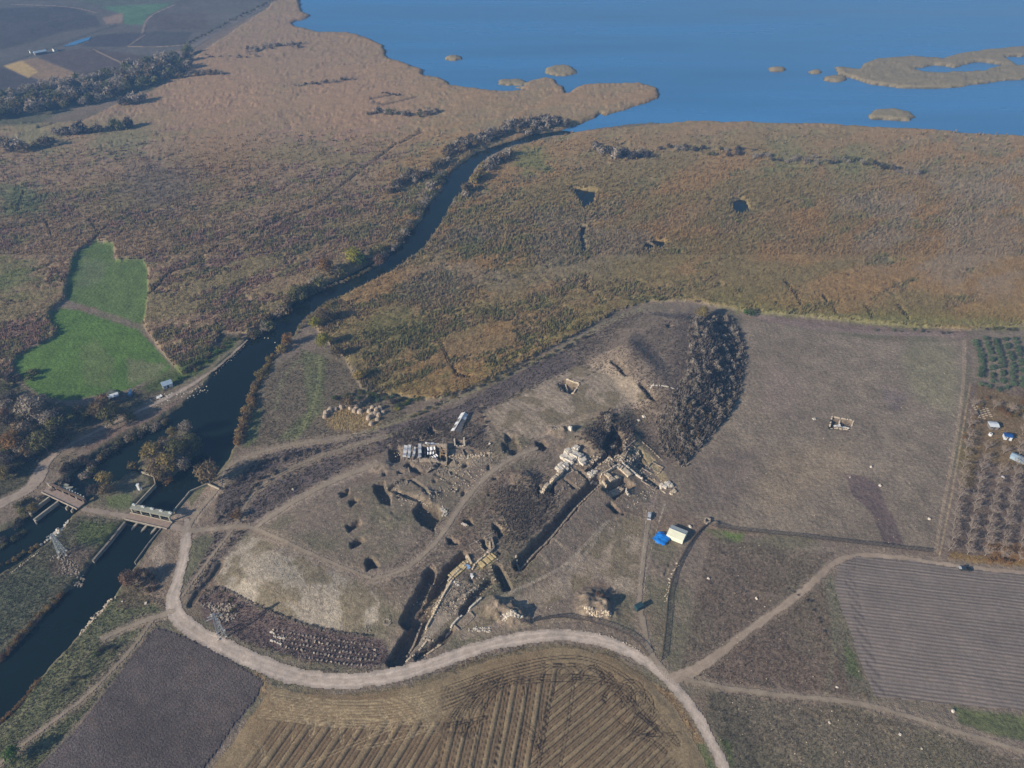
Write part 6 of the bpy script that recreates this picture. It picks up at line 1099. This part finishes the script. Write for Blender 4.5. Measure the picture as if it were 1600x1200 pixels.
ruin('court_floor', [([(704,902),(722,886),(728,880)], .35, 4.0),([(750,884),(772,868)], .3, 4.0)], [mat('ochre paving', C(176, 158, 118), noise=((1.2, .25),))], 'ochre paved floor of the open court', 'floor'); ruin('tower_room', [([(760,845),(768,842),(772,858),(764,866)], 1.4, .7)], [grey_stone], 'grey curved wall at the top of the lower dig', 'wall')
drape('blue_sheet', [(728,884),(733,884),(736,889),(730,892)], .5, .4, mat('pale blue sheet', C(120, 150, 190), noise=()), 'small pale blue sheet in the ochre court', 'sheet', .5); drape('white_sheet', [(733,898),(738,896),(741,902),(736,906)], .5, .5, white_sheet, 'white sheet at the lower edge of the ochre court', 'sheet', .5)
stones([(725,930),(740,920),(755,915)], 60, 3, .25, .6, grey_stone, 'rubble', 'grey blocks along the narrow lower trench', 33); stones([(700,915),(710,905),(716,915)], 24, 3, .3, .6, white_stone, 'rubble', 'white blocks below the ochre court', 34)
ruin('wall_line', [([(985,676),(1000,688),(1020,705),(1035,720)], .5, .5)], [pale_stone], 'pale crest line along the bank behind the platform', 'wall', .3)
ruin('wall_line', [([(785,806),(796,830)], .5, .6)], [pale_stone], 'pale broken line in the hollow near the middle path', 'wall', .3)
_q = random.Random(12); m = MB()
for (cx, cy, sx, sy, n, th) in ((690,735,70,22,26,.35), (640,700,35,30,10,.2), (740,725,30,18,10,.35), (1000,735,32,28,16,-.55), (925,735,30,20,12,.6), (905,760,30,22,8,.6), (690,950,40,45,12,.9), (650,775,40,20,10,.3), (750,880,30,25,8,.6)):
    for k in range(n//3):
        x, y = pt(cx+_q.uniform(-1, 1)*sx, cy+_q.uniform(-1, 1)*sy); a = th+_q.uniform(-.1, .1); L1, L2 = _q.uniform(4, 9), _q.uniform(3, 7); u_, v_ = (math.cos(a), math.sin(a)), (-math.sin(a), math.cos(a))
        c4 = [(x, y), (x+L1*u_[0], y+L1*u_[1]), (x+L1*u_[0]+L2*v_[0], y+L1*u_[1]+L2*v_[1]), (x+L2*v_[0], y+L2*v_[1])]
        for s_ in range(4):
            if _q.random() < .78: masonry(m, c4[s_], c4[(s_+1) % 4], _q.choice([.25, .3, .55]), .35, None, .27)
tag(m.build('foundations', grey_stone), 'low foundation lines and loose masonry across the dug ground', kind='stuff')
stones([(620,700),(700,735),(760,740),(700,770),(640,790),(600,760)], 200, 14, .12, .4, pale_stone, 'rubble', 'small rubble over the dug ground below the excavated hall', 41)
stones([(900,740),(960,720),(1010,730),(1030,760),(980,790)], 200, 12, .12, .42, pale_stone, 'rubble', 'small rubble around the temple platform', 42); stones([(650,930),(700,960),(740,920),(780,900),(760,850)], 160, 14, .12, .4, pale_stone, 'rubble', 'small rubble over the lower dig', 43)
# posts with wire by the tent
for P, lb, g in (([(1039,790),(1028,820),(1020,850),(1012,880),(1008,905),(1005,935)], 'line of white marker posts on the right of the straight track', 5.5), ([(1010,800),(1006,850),(1000,900),(997,930)], 'line of marker posts on the left of the straight track', 7)):
    A = apoly(P); d = np.r_[0, np.cumsum(np.hypot(*np.diff(A, axis=0).T))]; S = None
    for t in np.arange(0, d[-1], g):
        x, y = float(np.interp(t, d, A[:, 0])), float(np.interp(t, d, A[:, 1]))
        if S is None: S = empty('wire_fence', (x, y, 0)); tag(S, lb, 'fence'); x0, y0 = x, y; m = MB(); m.tube((0, 0, -.2), (0, 0, 1.3), .07, .06, 5); me = m.mesh('post', [white_stone]); last = None; w = MB()
        link('post', me, S, (x-x0, y-y0, gz(x, y)))
        if last: w.beam((last[0]-x0, last[1]-y0, gz(*last)+1.1), (x-x0, y-y0, gz(x, y)+1.1), .04)
        last = (x, y)
    w.build('wire', steel, S)
# far farmland
hut('farm_building', (56,87), (74,83.7), 7, 3, blue_grey, slate_m, 'long white roofed farm building far off beside the canal', 'farm building', 1.5, False)
hut('farm_house', (48,84), (51,83.5), 5, 3, slate_m, tent_d, 'small pale farm house left of the long white roof', 'house', 1.5, False); hut('farm_house', (85,81), (90,80), 5, 3, slate_m, tent_d, 'small pale farm house right of the long white roof', 'house', 1.5, False)
for P, hw, base, nm in (([(0,102),(52,84),(110,62),(178,40)], 5.0, (86, 84, 80), 'farm_track'), ([(200,73),(245,74),(292,70)], 3.0, (140, 124, 108), 'farm_track'), ([(222,52),(230,26),(272,8)], 3.0, (130, 116, 104), 'farm_track'), ([(146,77),(192,100)], 3.0, (134, 118, 104), 'farm_track'), ([(200,73),(226,55)], 2.5, (124, 110, 100), 'farm_track'), ([(18,7),(110,10),(150,20)], 3.0, (136, 120, 110), 'farm_track'), ([(284,83),(312,64),(352,41),(402,16),(440,-4)], 8.0, (112, 104, 98), 'canal_road')):
    PL = smooth_line(apoly(P)); 
    def ins(X, Y, PL=PL, hw=hw): return ldist(PL, X, Y, 30)-hw
    sheet(nm, ins, bb(PL, 12), 2.2, .25, lambda X, Y, d, base=base: np.tile(alb(*base), (len(X), 1)), road_mat)
PW = smooth_line(apoly([(100,73),(120,68),(142,60)])); m = MB(); x, y = 0, 0
o = water('reservoir', [(98,75),(118,66),(143,59),(140,64),(118,72)], lake_mat, 0); o.location.z = 1.6
# ---------------------------------------------------------------- air
hb = MB(); hb.box((0, 16000, 131.5), (60000, 52000, 273))
hz = bpy.data.materials.new('thin haze'); hz.use_nodes = True; N = hz.node_tree.nodes; N.remove(N['Principled BSDF'])
pv = N.new('ShaderNodeVolumePrincipled'); pv.inputs['Density'].default_value = HAZE_DENSITY; pv.inputs['Color'].default_value = (.23, .49, .95, 1); pv.inputs['Anisotropy'].default_value = 0.0
hz.node_tree.links.new(pv.outputs[0], N['Material Output'].inputs['Volume'])
tag(hb.build('haze', hz), 'thin blue haze over the fields and the lake', kind='stuff')
